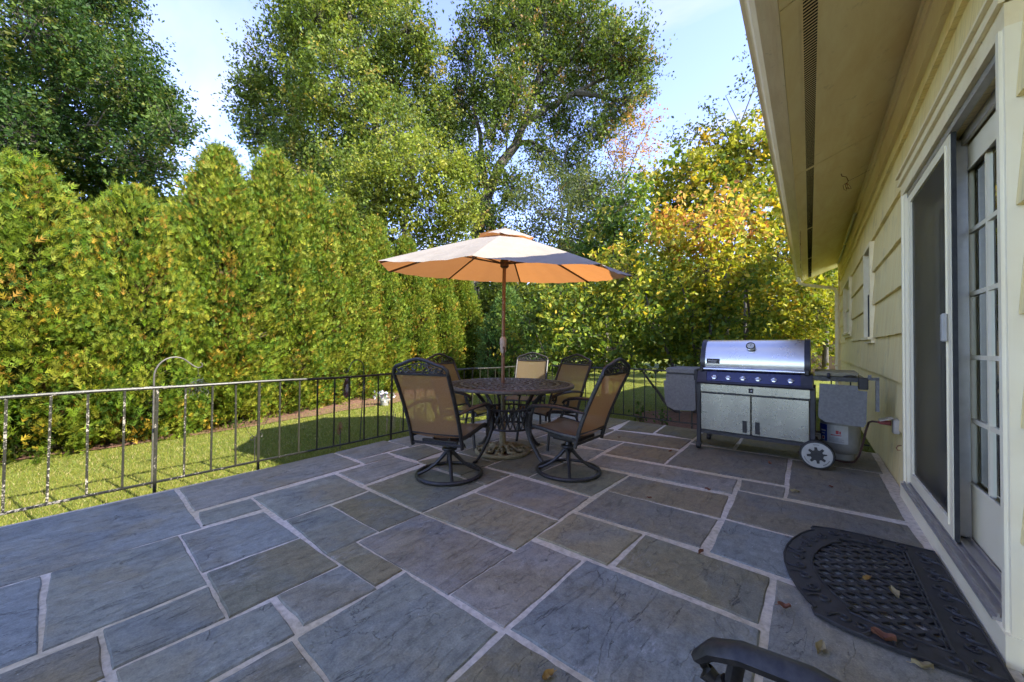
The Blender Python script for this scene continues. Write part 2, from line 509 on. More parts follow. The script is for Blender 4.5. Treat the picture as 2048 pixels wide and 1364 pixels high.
M['interior'] = simple('room_wall', (0.12, 0.11, 0.09), (0.16, 0.15, 0.12), 0.9)
M['curtain'] = simple('curtain_cloth', (0.10, 0.09, 0.065), (0.18, 0.16, 0.115), 0.9, 0, 4, stretch=(1, 14, 0.3))
M['roof'] = simple('roof_shingle', (0.08, 0.08, 0.085), (0.14, 0.135, 0.13), 0.9, 0, 14, 0.5)
t = NT('pane_glass')
t.t.nodes.remove(t.p)
gl = t.n('ShaderNodeBsdfGlossy', {'Color': (0.95, 1, 0.98), 'Roughness': 0.01})
tp = t.n('ShaderNodeBsdfTransparent', {'Color': (0.80, 0.84, 0.82)})
fz = t.n('ShaderNodeFresnel', {'IOR': 1.5})
ms = t.n('ShaderNodeMixShader')
t.set(ms.inputs[0], t.math('MULTIPLY_ADD', fz.outputs[0], 1.4, 0.16))
t.t.links.new(tp.outputs[0], ms.inputs[1]); t.t.links.new(gl.outputs[0], ms.inputs[2])
t.t.links.new(ms.outputs[0], t.out.inputs[0])
M['glass'] = t.m
t = NT('insect_screen')
pos = t.n('ShaderNodeNewGeometry').outputs['Position']
t.done(t.mix(t.ramp(t.noise(pos, 2, 4), [(0.3, 0), (0.7, 1)]), (0.035, 0.036, 0.034), (0.06, 0.06, 0.055)), 0.6, 0.2)
tp = t.n('ShaderNodeBsdfTransparent', {'Color': (1, 1, 1)})
ms = t.n('ShaderNodeMixShader'); t.set(ms.inputs[0], 0.30)
t.t.links.new(t.p.outputs[0], ms.inputs[1]); t.t.links.new(tp.outputs[0], ms.inputs[2])
t.t.links.new(ms.outputs[0], t.out.inputs[0])
M['screen'] = t.m

# grill
t = NT('brushed_steel')
v = t.obj((1.0, 1, 90))
n = t.noise(v, 9, 4, 0.6)
v2 = t.obj()
sm = t.noise(v2, 7, 6, 0.7)
c = t.mix(t.ramp(sm, [(0.5, 0), (0.75, 0.3)]), (0.33, 0.325, 0.30), (0.24, 0.225, 0.19))
vb = t.obj((1.0, 0.2, 0.25))
M['steel'] = t.done(c, t.ramp(sm, [(0.3, 0.24), (0.7, 0.30)]), 1.0, t.bump(t.noise(vb, 3.5, 1, 0.3), 0.35, 0.04))
M['steellid'] = simple('lid_steel', (0.58, 0.57, 0.55), (0.66, 0.65, 0.63), 0.28, 1.0, 3)
M['enamelblue'] = simple('blue_enamel', (0.012, 0.014, 0.085), (0.018, 0.021, 0.12), 0.25, 0.0, 6, spec=0.6)
M['blackenamel'] = simple('black_enamel', (0.012, 0.012, 0.018), (0.028, 0.027, 0.038), 0.32, 0.0, 20, spec=0.5)
M['blackplastic'] = simple('black_plastic', (0.014, 0.014, 0.014), (0.032, 0.031, 0.03), 0.55, 0, 30)
M['greyplastic'] = simple('grey_plastic', (0.125, 0.125, 0.12), (0.195, 0.195, 0.185), 0.6, 0, 60, 0.15, 0.002)
M['whiteplastic'] = simple('white_plastic', (0.36, 0.35, 0.31), (0.48, 0.47, 0.42), 0.5, 0, 8)
M['chrome'] = simple('chrome', (0.6, 0.6, 0.6), (0.72, 0.72, 0.72), 0.2, 1.0)
M['tankgrey'] = simple('tank_paint', (0.24, 0.235, 0.21), (0.36, 0.35, 0.31), 0.5, 0, 7)
M['blue'] = simple('blue_print', (0.01, 0.035, 0.24), (0.015, 0.05, 0.3), 0.5)
M['red'] = simple('red_print', (0.42, 0.02, 0.02), (0.5, 0.03, 0.03), 0.5)
M['white'] = simple('white_print', (0.50, 0.50, 0.49), (0.6, 0.6, 0.58), 0.5)
M['rubber'] = simple('black_rubber', (0.016, 0.016, 0.016), (0.045, 0.044, 0.043), 0.55, 0, 40, 0.3, 0.002, 0.4)
M['rust'] = simple('rusty_metal', (0.16, 0.055, 0.03), (0.28, 0.12, 0.06), 0.8, 0.1, 30)
M['cord'] = simple('brown_cord', (0.055, 0.03, 0.026), (0.09, 0.045, 0.04), 0.5)
M['plugred'] = simple('plug_red', (0.18, 0.035, 0.03), (0.24, 0.05, 0.04), 0.5)
M['fencewood'] = simple('fence_wood', (0.22, 0.13, 0.08), (0.34, 0.22, 0.14), 0.85, 0, 8, stretch=(6, 6, 1))
M['whitewall'] = simple('white_clapboard', (0.72, 0.72, 0.70), (0.8, 0.8, 0.78), 0.6)
M['wire'] = simple('dark_wire', (0.02, 0.02, 0.02), (0.06, 0.055, 0.05), 0.5, 0.3)
M['hookmetal'] = simple('hook_metal', (0.075, 0.07, 0.06), (0.14, 0.13, 0.11), 0.5, 0.3)
M['drygold'] = simple('dry_leaf_gold', (0.30, 0.17, 0.04), (0.42, 0.26, 0.08), 0.8)
M['dryred'] = simple('dry_leaf_red', (0.13, 0.045, 0.022), (0.22, 0.09, 0.045), 0.8)
M['drypale'] = simple('dry_leaf_pale', (0.24, 0.19, 0.09), (0.36, 0.29, 0.15), 0.8)

# ================================================================ SETTING
LAWN_Z = -0.12
b = MB()
def gz_(x, y):
    return LAWN_Z
b.add([(-260, -260, LAWN_Z), (260, -260, LAWN_Z), (260, 400, LAWN_Z), (-260, 400, LAWN_Z)], [(0, 1, 2, 3)])
ground = tag(b.build('ground', M['lawn']), kind='structure')

# patio: mortar bed with bluestone slabs
b = MB()
b.box(-3.80, 0.56, -4.6, 5.50, -0.30, -0.005)  # carried on unseen behind the camera, for what the grill doors reflect
patio = tag(b.build('patio', M['mortar']), kind='structure')
TINT = {'B': (0.125, 0.165, 0.225), 'b': (0.135, 0.165, 0.185), 'L': (0.165, 0.180, 0.210), 'G': (0.115, 0.125, 0.105),
        'O': (0.130, 0.125, 0.085), 'T': (0.165, 0.155, 0.110), 'P': (0.160, 0.160, 0.190), 'N': (0.150, 0.118, 0.082),
        'D': (0.120, 0.118, 0.120), 'M': (0.110, 0.100, 0.045), 'R': (0.135, 0.120, 0.085)}
SLABS = [
    ('B', [[-3.79,-1.35],[-3.75,0.61],[-2.86,0.59],[-2.87,-1.35]]),
    ('L', [[-3.74,0.65],[-3.8,1.83],[-3.27,1.83],[-3.18,0.63]]),
    ('L', [[-3.8,1.87],[-3.84,2.44],[-3.46,2.47],[-3.41,1.89]]),
    ('L', [[-3.37,1.88],[-3.37,2.18],[-3.22,2.16],[-3.23,1.87]]),
    ('b', [[-3.12,0.64],[-3.12,0.92],[-2.88,0.91],[-2.88,0.61]]),
    ('b', [[-3.13,0.95],[-3.15,1.54],[-2.63,1.53],[-2.59,0.95]]),
    ('L', [[-3.17,1.59],[-3.21,2.14],[-2.84,2.17],[-2.76,1.59]]),
    ('G', [[-3.38,2.23],[-3.35,2.64],[-3.0,2.59],[-2.95,2.24]]),
    ('G', [[-2.7,1.58],[-2.74,2.15],[-2.03,2.18],[-2.01,1.57]]),
    ('O', [[-2.9,2.22],[-2.82,2.64],[-2.34,2.65],[-2.33,2.22]]),
    ('O', [[-2.3,2.2],[-2.31,2.48],[-2.02,2.49],[-2.02,2.2]]),
    ('P', [[-1.96,2.04],[-1.98,2.48],[-1.27,2.49],[-1.26,2.06]]),
    ('T', [[-1.98,1.57],[-1.96,2.01],[-1.25,2.03],[-1.25,1.61]]),
    ('G', [[-2.3,2.54],[-2.31,3.19],[-1.85,3.1],[-1.87,2.56]]),
    ('G', [[-1.84,2.56],[-1.81,3.09],[-1.23,3.14],[-1.27,2.53]]),
    ('N', [[-1.2,3.12],[-0.48,3.18],[-0.46,2.75],[-1.21,2.71]]),
    ('P', [[-1.64,3.2],[-1.65,3.55],[-0.48,3.61],[-0.47,3.25]]),
    ('N', [[-1.65,3.64],[-1.67,4.17],[-1.1,4.22],[-1.09,3.67]]),
    ('P', [[-1.99,3.77],[-1.99,4.1],[-1.7,4.18],[-1.72,3.74]]),
    ('N', [[-1.97,4.21],[-2.0,4.7],[-1.11,4.8],[-1.11,4.3]]),
    ('M', [[-2.0,4.78],[-2.1,5.47],[-1.62,5.47],[-1.59,4.88]]),
    ('M', [[-1.55,4.91],[-1.58,5.47],[-1.11,5.47],[-1.11,4.88]]),
    ('L', [[-2.3,3.2],[-2.29,3.5],[-1.71,3.7],[-1.69,3.24]]),
    ('D', [[-1.06,3.67],[-1.06,4.59],[-0.18,4.64],[-0.17,3.73]]),
    ('M', [[-0.62,4.69],[-0.63,5.44],[-0.02,5.44],[-0.02,4.69]]),
    ('D', [[-0.44,3.63],[-0.16,3.65],[-0.16,3.41],[-0.42,3.38]]),
    ('D', [[-0.13,3.43],[-0.13,4.6],[0.47,4.6],[0.47,3.46]]),
    ('D', [[-0.43,3.34],[0.47,3.37],[0.51,2.75],[-0.42,2.77]]),
    ('B', [[-0.42,2.26],[-0.42,2.72],[0.5,2.73],[0.5,2.2]]),
    ('D', [[-1.21,2.24],[-1.21,2.69],[-0.47,2.7],[-0.48,2.27]]),
    ('T', [[-1.23,1.79],[-1.22,2.18],[-0.78,2.2],[-0.81,1.79]]),
    ('O', [[-0.75,2.2],[-0.16,2.18],[-0.17,1.8],[-0.76,1.81]]),
    ('L', [[-0.12,0.9],[-0.12,2.18],[0.5,2.14],[0.5,0.9]]),
    ('B', [[-0.91,1.15],[-0.9,1.75],[-0.16,1.75],[-0.15,1.15]]),
    ('P', [[-1.24,1.14],[-1.23,1.72],[-0.93,1.73],[-0.94,1.14]]),
    ('P', [[-1.97,1.11],[-1.98,1.54],[-1.25,1.57],[-1.26,1.13]]),
    ('b', [[-1.5,0.61],[-1.53,1.1],[-0.95,1.1],[-0.93,0.59]]),
    ('b', [[-2.56,0.96],[-2.56,1.22],[-2.01,1.23],[-1.99,0.94]]),
    ('O', [[-2.56,1.24],[-2.59,1.53],[-2.0,1.54],[-2.0,1.25]]),
    ('O', [[-1.98,0.94],[-1.98,1.09],[-1.57,1.1],[-1.56,0.96]]),
    ('B', [[-1.82,0.65],[-1.82,0.93],[-1.54,0.94],[-1.56,0.65]]),
    ('G', [[-2.26,0.5],[-2.26,0.91],[-1.85,0.92],[-1.84,0.48]]),
    ('B', [[-2.82,0.5],[-2.8,0.9],[-2.29,0.91],[-2.3,0.49]]),
    ('b', [[-2.84,0.03],[-2.83,0.48],[-2.17,0.47],[-2.15,0.01]]),
    ('B', [[-2.84,-1.35],[-2.83,-0.01],[-2.15,-0.01],[-2.14,-1.35]]),
    ('b', [[-2.12,0.16],[-2.13,0.47],[-1.85,0.46],[-1.85,0.16]]),
    ('R', [[-2.11,-0.62],[-2.09,0.13],[-1.83,0.13],[-1.82,-0.62]]),
    ('b', [[-1.82,0.17],[-1.8,0.61],[-1.54,0.6],[-1.55,0.16]]),
    ('b', [[-1.51,-0.1],[-1.5,0.58],[-0.96,0.57],[-0.95,-0.1]]),
    ('O', [[-0.91,0.42],[-0.91,1.11],[-0.14,1.11],[-0.13,0.42]]),
    ('L', [[-3.8,2.49],[-3.8,3.5],[-3.4,3.5],[-3.4,2.49]]),
    ('L', [[-3.8,3.54],[-3.8,4.55],[-3.3,4.55],[-3.3,3.54]]),
    ('b', [[-3.8,4.59],[-3.8,5.48],[-3.1,5.48],[-3.1,4.59]]),
    ('L', [[-3.36,2.68],[-3.36,3.5],[-2.88,3.5],[-2.88,2.68]]),
    ('O', [[-2.84,2.68],[-2.84,3.16],[-2.34,3.16],[-2.34,2.68]]),
    ('L', [[-3.26,3.54],[-3.26,4.1],[-2.6,4.1],[-2.6,3.54]]),
    ('L', [[-2.84,3.2],[-2.84,3.5],[-2.34,3.5],[-2.34,3.2]]),
    ('P', [[-2.56,3.56],[-2.56,4.14],[-2.05,4.14],[-2.05,3.56]]),
    ('D', [[-3.26,4.14],[-3.26,4.55],[-2.66,4.55],[-2.66,4.14]]),
    ('D', [[-2.62,4.18],[-2.62,4.72],[-2.04,4.72],[-2.04,4.18]]),
    ('L', [[-3.06,4.6],[-3.06,5.48],[-2.66,5.48],[-2.66,4.6]]),
    ('M', [[-2.62,4.76],[-2.62,5.48],[-2.14,5.48],[-2.14,4.76]]),
    ('M', [[-1.07,4.68],[-1.07,5.44],[-0.67,5.44],[-0.67,4.68]]),
    ('D', [[0.02,4.64],[0.02,5.44],[0.5,5.44],[0.5,4.64]]),
    ('b', [[-1.79,-0.62],[-1.79,0.13],[-1.54,0.13],[-1.54,-0.62]]),
    ('b', [[-0.91,-0.3],[-0.91,0.38],[-0.14,0.38],[-0.14,-0.3]]),
    ('D', [[-0.1,-0.3],[-0.1,0.86],[0.5,0.86],[0.5,-0.3]]),
    ('b', [[-1.51,-1.35],[-1.51,-0.14],[-0.95,-0.14],[-0.95,-1.35]]),
    ('D', [[-0.91,-1.35],[-0.91,-0.34],[0.5,-0.34],[0.5,-1.35]]),
    ('B', [[-2.11,-1.35],[-2.11,-0.66],[-1.54,-0.66],[-1.54,-1.35]]),
    ('P', [[-3.79,-2.17],[-3.79,-1.39],[-3.09,-1.39],[-3.09,-2.17]]),  # rows from here on are unseen, added so the grill doors reflect paving
    ('L', [[-3.05,-2.17],[-3.05,-1.39],[-2.35,-1.39],[-2.35,-2.17]]),
    ('D', [[-2.31,-2.17],[-2.31,-1.39],[-1.21,-1.39],[-1.21,-2.17]]),
    ('P', [[-1.17,-2.17],[-1.17,-1.39],[-0.67,-1.39],[-0.67,-2.17]]),
    ('G', [[-0.63,-2.17],[-0.63,-1.39],[-0.13,-1.39],[-0.13,-2.17]]),
    ('P', [[-0.09,-2.17],[-0.09,-1.39],[0.50,-1.39],[0.50,-2.17]]),
    ('b', [[-3.79,-2.99],[-3.79,-2.21],[-3.09,-2.21],[-3.09,-2.99]]),
    ('P', [[-3.05,-2.99],[-3.05,-2.21],[-1.95,-2.21],[-1.95,-2.99]]),
    ('G', [[-1.91,-2.99],[-1.91,-2.21],[-0.81,-2.21],[-0.81,-2.99]]),
    ('b', [[-0.77,-2.99],[-0.77,-2.21],[-0.07,-2.21],[-0.07,-2.99]]),
    ('P', [[-0.03,-2.99],[-0.03,-2.21],[0.50,-2.21],[0.50,-2.99]]),
    ('D', [[-3.79,-3.81],[-3.79,-3.03],[-2.69,-3.03],[-2.69,-3.81]]),
    ('D', [[-2.65,-3.81],[-2.65,-3.03],[-2.15,-3.03],[-2.15,-3.81]]),
    ('b', [[-2.11,-3.81],[-2.11,-3.03],[-1.61,-3.03],[-1.61,-3.81]]),
    ('L', [[-1.57,-3.81],[-1.57,-3.03],[-1.07,-3.03],[-1.07,-3.81]]),
    ('L', [[-1.03,-3.81],[-1.03,-3.03],[-0.53,-3.03],[-0.53,-3.81]]),
    ('P', [[-0.49,-3.81],[-0.49,-3.03],[0.50,-3.03],[0.50,-3.81]]),
    ('D', [[-3.79,-4.63],[-3.79,-3.85],[-2.69,-3.85],[-2.69,-4.63]]),
    ('G', [[-2.65,-4.63],[-2.65,-3.85],[-1.55,-3.85],[-1.55,-4.63]]),
    ('b', [[-1.51,-4.63],[-1.51,-3.85],[-0.41,-3.85],[-0.41,-4.63]]),
    ('B', [[-0.37,-4.63],[-0.37,-3.85],[0.50,-3.85],[0.50,-4.63]]),
]
def make_slab(code, q, k):
    q = [Vector((x, y)) for x, y in q]
    c = sum(q, Vector((0, 0))) / 4
    area = sum(q[i].x * q[(i + 1) % 4].y - q[(i + 1) % 4].x * q[i].y for i in range(4))
    if area < 0:
        q = q[::-1]
    q = [Vector((p.x + math.copysign(.006, p.x - c.x), p.y + math.copysign(.006, p.y - c.y))) for p in q]
    rim = []
    for i in range(4):
        a, e = q[i], q[(i + 1) % 4]
        L = (e - a).length
        n = max(3, int(L / 0.045))
        nrm = Vector((-(e - a).y, (e - a).x)).normalized()
        w, ph = random.uniform(0.0003, 0.0022), random.uniform(0, 6)
        jit = 0.0
        for s in range(n):
            tt = s / n
            jit = 0.6 * jit + random.gauss(0, 0.0013)
            o = nrm * (jit + w * math.sin(ph + 7 * tt) )
            d = Vector((0, 0))
            rim.append(a + (e - a) * tt + o + d - c)
    n = len(rim)
    top = random.uniform(0.0, 0.004)
    tx, ty = random.gauss(0, 0.0012), random.gauss(0, 0.0012)
    def z(p): return top + tx * p.x + ty * p.y
    vs = [(p.x, p.y, -0.04) for p in rim] + [(p.x, p.y, z(p) - 0.006) for p in rim]
    inn = []
    for i, p in enumerate(rim):
        d = (rim[(i + 1) % n] - rim[i - 1]).normalized()
        m = Vector((-d.y, d.x)) * random.uniform(0.003, 0.008)
        inn.append(p + m)
    vs += [(p.x, p.y, z(p)) for p in inn]
    fs = []
    for k2 in range(2):
        for i in range(n):
            j = (i + 1) % n
            fs.append((k2 * n + i, k2 * n + j, k2 * n + n + j, k2 * n + n + i))
    fs.append(tuple(range(2 * n, 3 * n)))
    mb = MB(); mb.add(vs, fs)
    t3 = TINT[code]; s = random.uniform(0.92, 1.1) * 1.72
    gm = sum(t3) / 3
    t3 = ((t3[0] * .62 + gm * .38) * 1.10, (t3[1] * .62 + gm * .38) * 1.0, (t3[2] * .62 + gm * .38) * .74)
    o = mb.build('paving_slab', M['slab'], patio, False, (t3[0] * s, t3[1] * s, t3[2] * s, 1), fix=False)
    o.location = (c.x, c.y, 0)
    return o
for k, (code, q) in enumerate(SLABS):
    make_slab(code, q, k)
# mulch under the hedge and the shrub
def bed(name, pts, z):
    b = MB()
    n = len(pts)
    b.add([(x, y, z) for x, y in pts], [tuple(range(n))])
    return tag(b.build(name, M['mulch'], None, False, None, True), kind='structure')
hb = []
for i in range(30):
    y = -4 + i * 0.5
    xf = -6.36 - 0.04 * max(0, y) - 0.055 * max(0, y - 1) ** 1.35 + random.uniform(-0.07, 0.07)
    hb.append((xf, y))
bed('mulch_bed', hb + [(-12.5, 10.5), (-8.5, -4)], LAWN_Z + 0.012)
sb = []
for i in range(36):
    a = 2 * math.pi * i / 36
    rr = 1 + random.uniform(-0.06, 0.06)
    sb.append((-1.35 + 1.15 * rr * math.cos(a), 6.75 + 0.95 * rr * math.sin(a)))
bed('mulch_bed', sb, LAWN_Z + 0.012)

# ================================================================ HOUSE
house = empty('house', 'cream yellow shingled house with a deep eave along the patio', 'house', (0.6, 4.0, 0))
def hb_(b, name, mat, parent=None, smooth=False):
    """house parts are drawn in world coordinates; the empty only carries them"""
    for i, p in enumerate(b.v):
        b.v[i] = (p[0] - 0.6, p[1] - 4.0, p[2])
    return b.build(name, mat, parent or house, smooth)
HY0, HY1, EY1 = -5.0, 11.9, 12.55
D0, D1, DT = 2.11, 4.02, 2.25          # door opening incl. casing
W1 = (6.02, 6.58, 1.27, 2.30)
W2 = (8.9, 10.3, 1.42, 2.34)
b = MB()
def wbox(y0, y1, z0, z1): b.box(0.60, 0.72, y0, y1, z0, z1)
wbox(HY0, D0 + .05, -0.3, 3.3)
wbox(D0 + .05, D1 - .05, DT - 0.02, 3.3); wbox(D0 + .05, D1 - .05, -0.3, 0.0)
for (a, e, z0, z1), (p, q) in ((W1, (D1 - .05, W1[0])), (W2, (W1[1], W2[0]))):
    wbox(p, q, -0.3, 3.3); wbox(a, e, -0.3, z0); wbox(a, e, z1, 3.3)
wbox(W2[1], HY1, -0.3, 3.3)
b.box(0.72, 9.0, HY1 - 0.12, HY1, -0.3, 3.3); b.box(0.72, 9.0, HY0, HY0 + 0.12, -0.3, 3.3); b.box(9.0, 9.12, HY0, HY1, -0.3, 3.3)
hb_(b, 'wall', M['siding'])
b = MB()
b.box(0.73, 8.9, HY0 + .15, HY1 - .15, -0.02, 0.06); b.box(0.73, 8.9, HY0 + .15, HY1 - .15, 2.55, 2.62)
b.box(3.2, 3.3, HY0 + .15, HY1 - .15, 0.06, 2.55)
hb_(b, 'room', M['interior'])
# siding courses
zs = [-0.02, 0.43, 0.83, 1.225, 1.605, 1.985, 2.365, 2.74]
openings = [(D0 - .0, D1 + .0, -1, DT + 0.16), (W1[0] - .06, W1[1] + .06, W1[2] - .09, W1[3] + .05), (W2[0] - .08, W2[1] + .08, W2[2] - .09, W2[3] + .05)]
for ci in range(len(zs)):
    z0 = zs[ci]; z1 = zs[ci + 1] + 0.03 if ci + 1 < len(zs) else 3.02
    segs = [(HY0, HY1 + 0.02)]
    for (a, e, o0, o1) in openings:
        if min(z1, o1) - max(z0, o0) > 0.12:
            segs = [s for (p, q) in segs for s in ([(p, min(q, a)), (max(p, e), q)] if a < q and e > p else [(p, q)]) if s[1] - s[0] > 0.02]
    for (p, q) in segs:
        cuts = [p]
        y = p + random.uniform(2.2, 3.4)
        while y < q - 1.2:
            cuts.append(y); y += random.uniform(2.4, 3.6)
        cuts.append(q)
        for a, e in zip(cuts[:-1], cuts[1:]):
            b = MB()
            n = max(2, int((e - a) / 0.11))
            prof = []
            ph = random.uniform(0, 6)
            vs, fs = [], []
            for i in range(n + 1):
                y = a + 0.0015 + (e - a - 0.003) * i / n
                w = 0.0022 * math.sin(ph + y * 3.1) + random.uniform(-0.0012, 0.0012)
                zb = z0 + random.uniform(-0.003, 0.003)
                vs += [(0.605, y, zb), (0.566 + w, y, zb), (0.566 + w, y, zb + 0.012), (0.594 + w * .3, y, z1), (0.605, y, z1)]
            for i in range(n):
                for k in range(5):
                    l = (k + 1) % 5
                    fs.append((i * 5 + k, i * 5 + l, i * 5 + 5 + l, i * 5 + 5 + k))
            fs += [(4, 3, 2, 1, 0), tuple(n * 5 + k for k in range(5))]
            b.add(vs, fs)
            hb_(b, 'siding_board', M['siding'])
# corner board, frieze, soffit
b = MB(); b.box(0.545, 0.62, HY1 + 0.022, HY1 + 0.05, -0.05, 3.1); hb_(b, 'corner_board', M['trim'])
b = MB(); b.box(0.548, 0.6, HY0, HY1, 2.86, 3.20); b.box(0.535, 0.548, HY0, HY1, 3.05, 3.19); b.box(0.525, 0.535, HY0, HY1, 3.12, 3.16)
hb_(b, 'frieze_board', M['soffit'])
SX0, SZ0, SX1, SZ1 = -0.12, 2.90, 0.60, 3.19
def sz(x): return SZ0 + (x - SX0) * (SZ1 - SZ0) / (SX1 - SX0)
y = HY0
cuts = [HY0, -2.4, 0.0, 2.42, 4.86, 7.3, 9.74, EY1]
for y0, y1 in zip(cuts[:-1], cuts[1:]):
    for x0, x1 in ((SX0, -0.032), (0.052, SX1)):
        b = MB()
        g = 0.004
        b.add([(x0, y0 + g, sz(x0)), (x1, y0 + g, sz(x1)), (x1, y1 - g, sz(x1)), (x0, y1 - g, sz(x0)), (x0, y0 + g, sz(x0) + .012), (x1, y0 + g, sz(x1) + .012), (x1, y1 - g, sz(x1) + .012), (x0, y1 - g, sz(x0) + .012)],
              [(0, 1, 2, 3), (7, 6, 5, 4), (0, 4, 5, 1), (1, 5, 6, 2), (2, 6, 7, 3), (3, 7, 4, 0)])
        hb_(b, 'soffit_panel', M['soffit'])
b = MB()
for x0, x1, dz in ((-0.034, -0.022, -0.004), (0.042, 0.054, -0.004)):
    b.add([(x0, HY0, sz(x0) + dz), (x1, HY0, sz(x1) + dz), (x1, EY1, sz(x1) + dz), (x0, EY1, sz(x0) + dz), (x0, HY0, sz(x0) + .01), (x1, HY0, sz(x1) + .01), (x1, EY1, sz(x1) + .01), (x0, EY1, sz(x0) + .01)],
          [(0, 1, 2, 3), (7, 6, 5, 4), (0, 4, 5, 1), (1, 5, 6, 2), (2, 6, 7, 3), (3, 7, 4, 0)])
for y0 in cuts[1:-1]:
    b.add([(-.022, y0 - .03, sz(-.022) - .002), (.042, y0 - .03, sz(.042) - .002), (.042, y0 + .03, sz(.042) - .002), (-.022, y0 + .03, sz(-.022) - .002)], [(0, 1, 2, 3)])
vent = hb_(b, 'vent_strip', M['soffit'])
b = MB()
y = 0.6
while y < EY1 - .05:
    b.add([(-.022, y, sz(-.022)), (.042, y, sz(.042)), (.042, y + .015, sz(.042) + .003), (-.022, y + .015, sz(-.022) + .003)], [(0, 1, 2, 3)])
    y += 0.026
tag(hb_(b, 'vent_slats', M['soffit'], house), kind='stuff')
b = MB(); b.add([(-.03, HY0, sz(-.03) + .035), (.05, HY0, sz(.05) + .035), (.05, EY1, sz(.05) + .035), (-.03, EY1, sz(-.03) + .035)], [(0, 1, 2, 3)])
hb_(b, 'vent_dark_sheet', M['ventdark'])  # near-black sheet; the dark of the vent hollow is put into its colour
b = MB(); b.box(-0.145, -0.122, HY0, EY1, 2.865, 3.04); hb_(b, 'fascia', M['gutter'])
gp = [(-0.147, 2.885), (-0.215, 2.885), (-0.243, 2.912), (-0.258, 2.95), (-0.268, 2.958), (-0.288, 2.962), (-0.288, 3.002), (-0.280, 3.002), (-0.278, 2.972), (-0.252, 2.965), (-0.232, 2.92), (-0.21, 2.897), (-0.147, 2.897)]
b = MB(); b.prism(gp, HY0, EY1 - 0.02, 'Y'); b.box(-0.28, -0.147, EY1 - .02, EY1 - .015, 2.89, 3.0); hb_(b, 'gutter', M['gutter'])
b = MB()
b.add([(-.20, HY0 - .4, 3.03), (4.8, HY0 - .4, 5.03), (4.8, EY1, 5.03), (-.20, EY1, 3.03), (-.20, HY0 - .4, 3.09), (4.8, HY0 - .4, 5.09), (4.8, EY1, 5.09), (-.20, EY1, 3.09)],
      [(0, 1, 2, 3), (7, 6, 5, 4), (0, 4, 5, 1), (1, 5, 6, 2), (2, 6, 7, 3), (3, 7, 4, 0)])
b.add([(4.8, HY0 - .4, 5.03), (9.8, HY0 - .4, 3.03), (9.8, EY1, 3.03), (4.8, EY1, 5.03), (4.8, HY0 - .4, 5.09), (9.8, HY0 - .4, 3.09), (9.8, EY1, 3.09), (4.8, EY1, 5.09)],
      [(0, 1, 2, 3), (7, 6, 5, 4), (0, 4, 5, 1), (1, 5, 6, 2), (2, 6, 7, 3), (3, 7, 4, 0)])
hb_(b, 'roof', M['roof'])  # out of view, added for the shadow the house casts
b = MB(); b.add([(0.6, HY1 - .01, 3.2), (9.1, HY1 - .01, 3.2), (4.8, HY1 - .01, 5.02)], [(0, 1, 2)]); hb_(b, 'gable', M['siding']); b = MB(); b.add([(0.6, HY0 + .01, 3.2), (9.1, HY0 + .01, 3.2), (4.8, HY0 + .01, 5.02)], [(0, 1, 2)])
hb_(b, 'gable', M['siding'])
# conduit under the eave
b = MB(); b.tube([(0.515, 7.2, 3.03), (0.515, 9.1, 3.03)], 0.018, 8); b.tube([(0.515, 9.3, 3.03), (0.515, 11.2, 3.03)], 0.018, 8); hb_(b, 'conduit', M['whiteplastic'])
# downspout
b = MB()
b.tube([(-0.21, 11.75, 2.9), (-0.21, 11.75, 2.80), (-0.17, 11.75, 2.72), (-0.08, 11.75, 2.68), (0.40, 11.72, 2.56), (0.48, 11.72, 2.52), (0.51, 11.72, 2.44), (0.51, 11.72, 2.3), (0.51, 11.72, -0.1)], 0.042, 8, flat=0.8)
ds = hb_(b, 'downspout', M['trim'], None, True)
for z in (0.7, 2.0):
    b = MB(); b.box(0.46, 0.6, 11.675, 11.765, z, z + 0.03); hb_(b, 'strap', M['trim'], ds)

# patio door
door = bpy.data.objects.new('patio_door', None); col.objects.link(door); door.parent = house
def dp(b, name, mat, smooth=False): return hb_(b, name, mat, door, smooth)
b = MB()
b.box(0.552, 0.60, D1 - 0.075, D1, 0.0, DT + 0.0)                 # far casing
b.box(0.542, 0.552, D1 - 0.03, D1 - 0.005, 0.0, DT)
dp(b, 'casing', M['doorwhite'])
b = MB()
b.box(0.545, 0.60, D0, D0 + 0.085, 0.0, DT); b.box(0.536, 0.545, D0 + .02, D0 + .045, 0.0, DT)
b.box(0.60, 0.72, D0 + 0.045, D0 + 0.085, 0.0, DT)
dp(b, 'casing', M['doorwhite'])
b = MB()
b.box(0.545, 0.60, D0, D1 + .02, DT, DT + 0.085); b.box(0.528, 0.545, D0 - .01, D1 + .03, DT + .085, DT + 0.105); b.box(0.535, 0.60, D0 - .005, D1 + .025, DT + .105, DT + 0.145)
b.box(0.518, 0.60, D0 - .015, D1 + .035, DT + .145, DT + 0.16)
dp(b, 'head_casing', M['trim'])
b = MB()
b.box(0.565, 0.595, D0 + .085, D1 - .075, DT - .035, DT); b.box(0.63, 0.645, D0 + .085, D1 - .075, DT - .075, DT); b.box(0.595, 0.63, D0 + .085, D1 - .075, DT - .012, DT - 0.001)
dp(b, 'head_track', M['aluminium'])
b = MB()
b.box(0.53, 0.60, D0 - .005, D1 + .02, -0.01, 0.105); dp(b, 'sill_face', M['doorwhite'])
b = MB()
b.box(0.522, 0.66, D0 + .086, D1 - .076, 0.105, 0.117)
for x in (0.535, 0.566, 0.592, 0.640): b.box(x, x + 0.006, D0 + .086, D1 - .076, 0.117, 0.132)
dp(b, 'threshold', M['aluminium'])
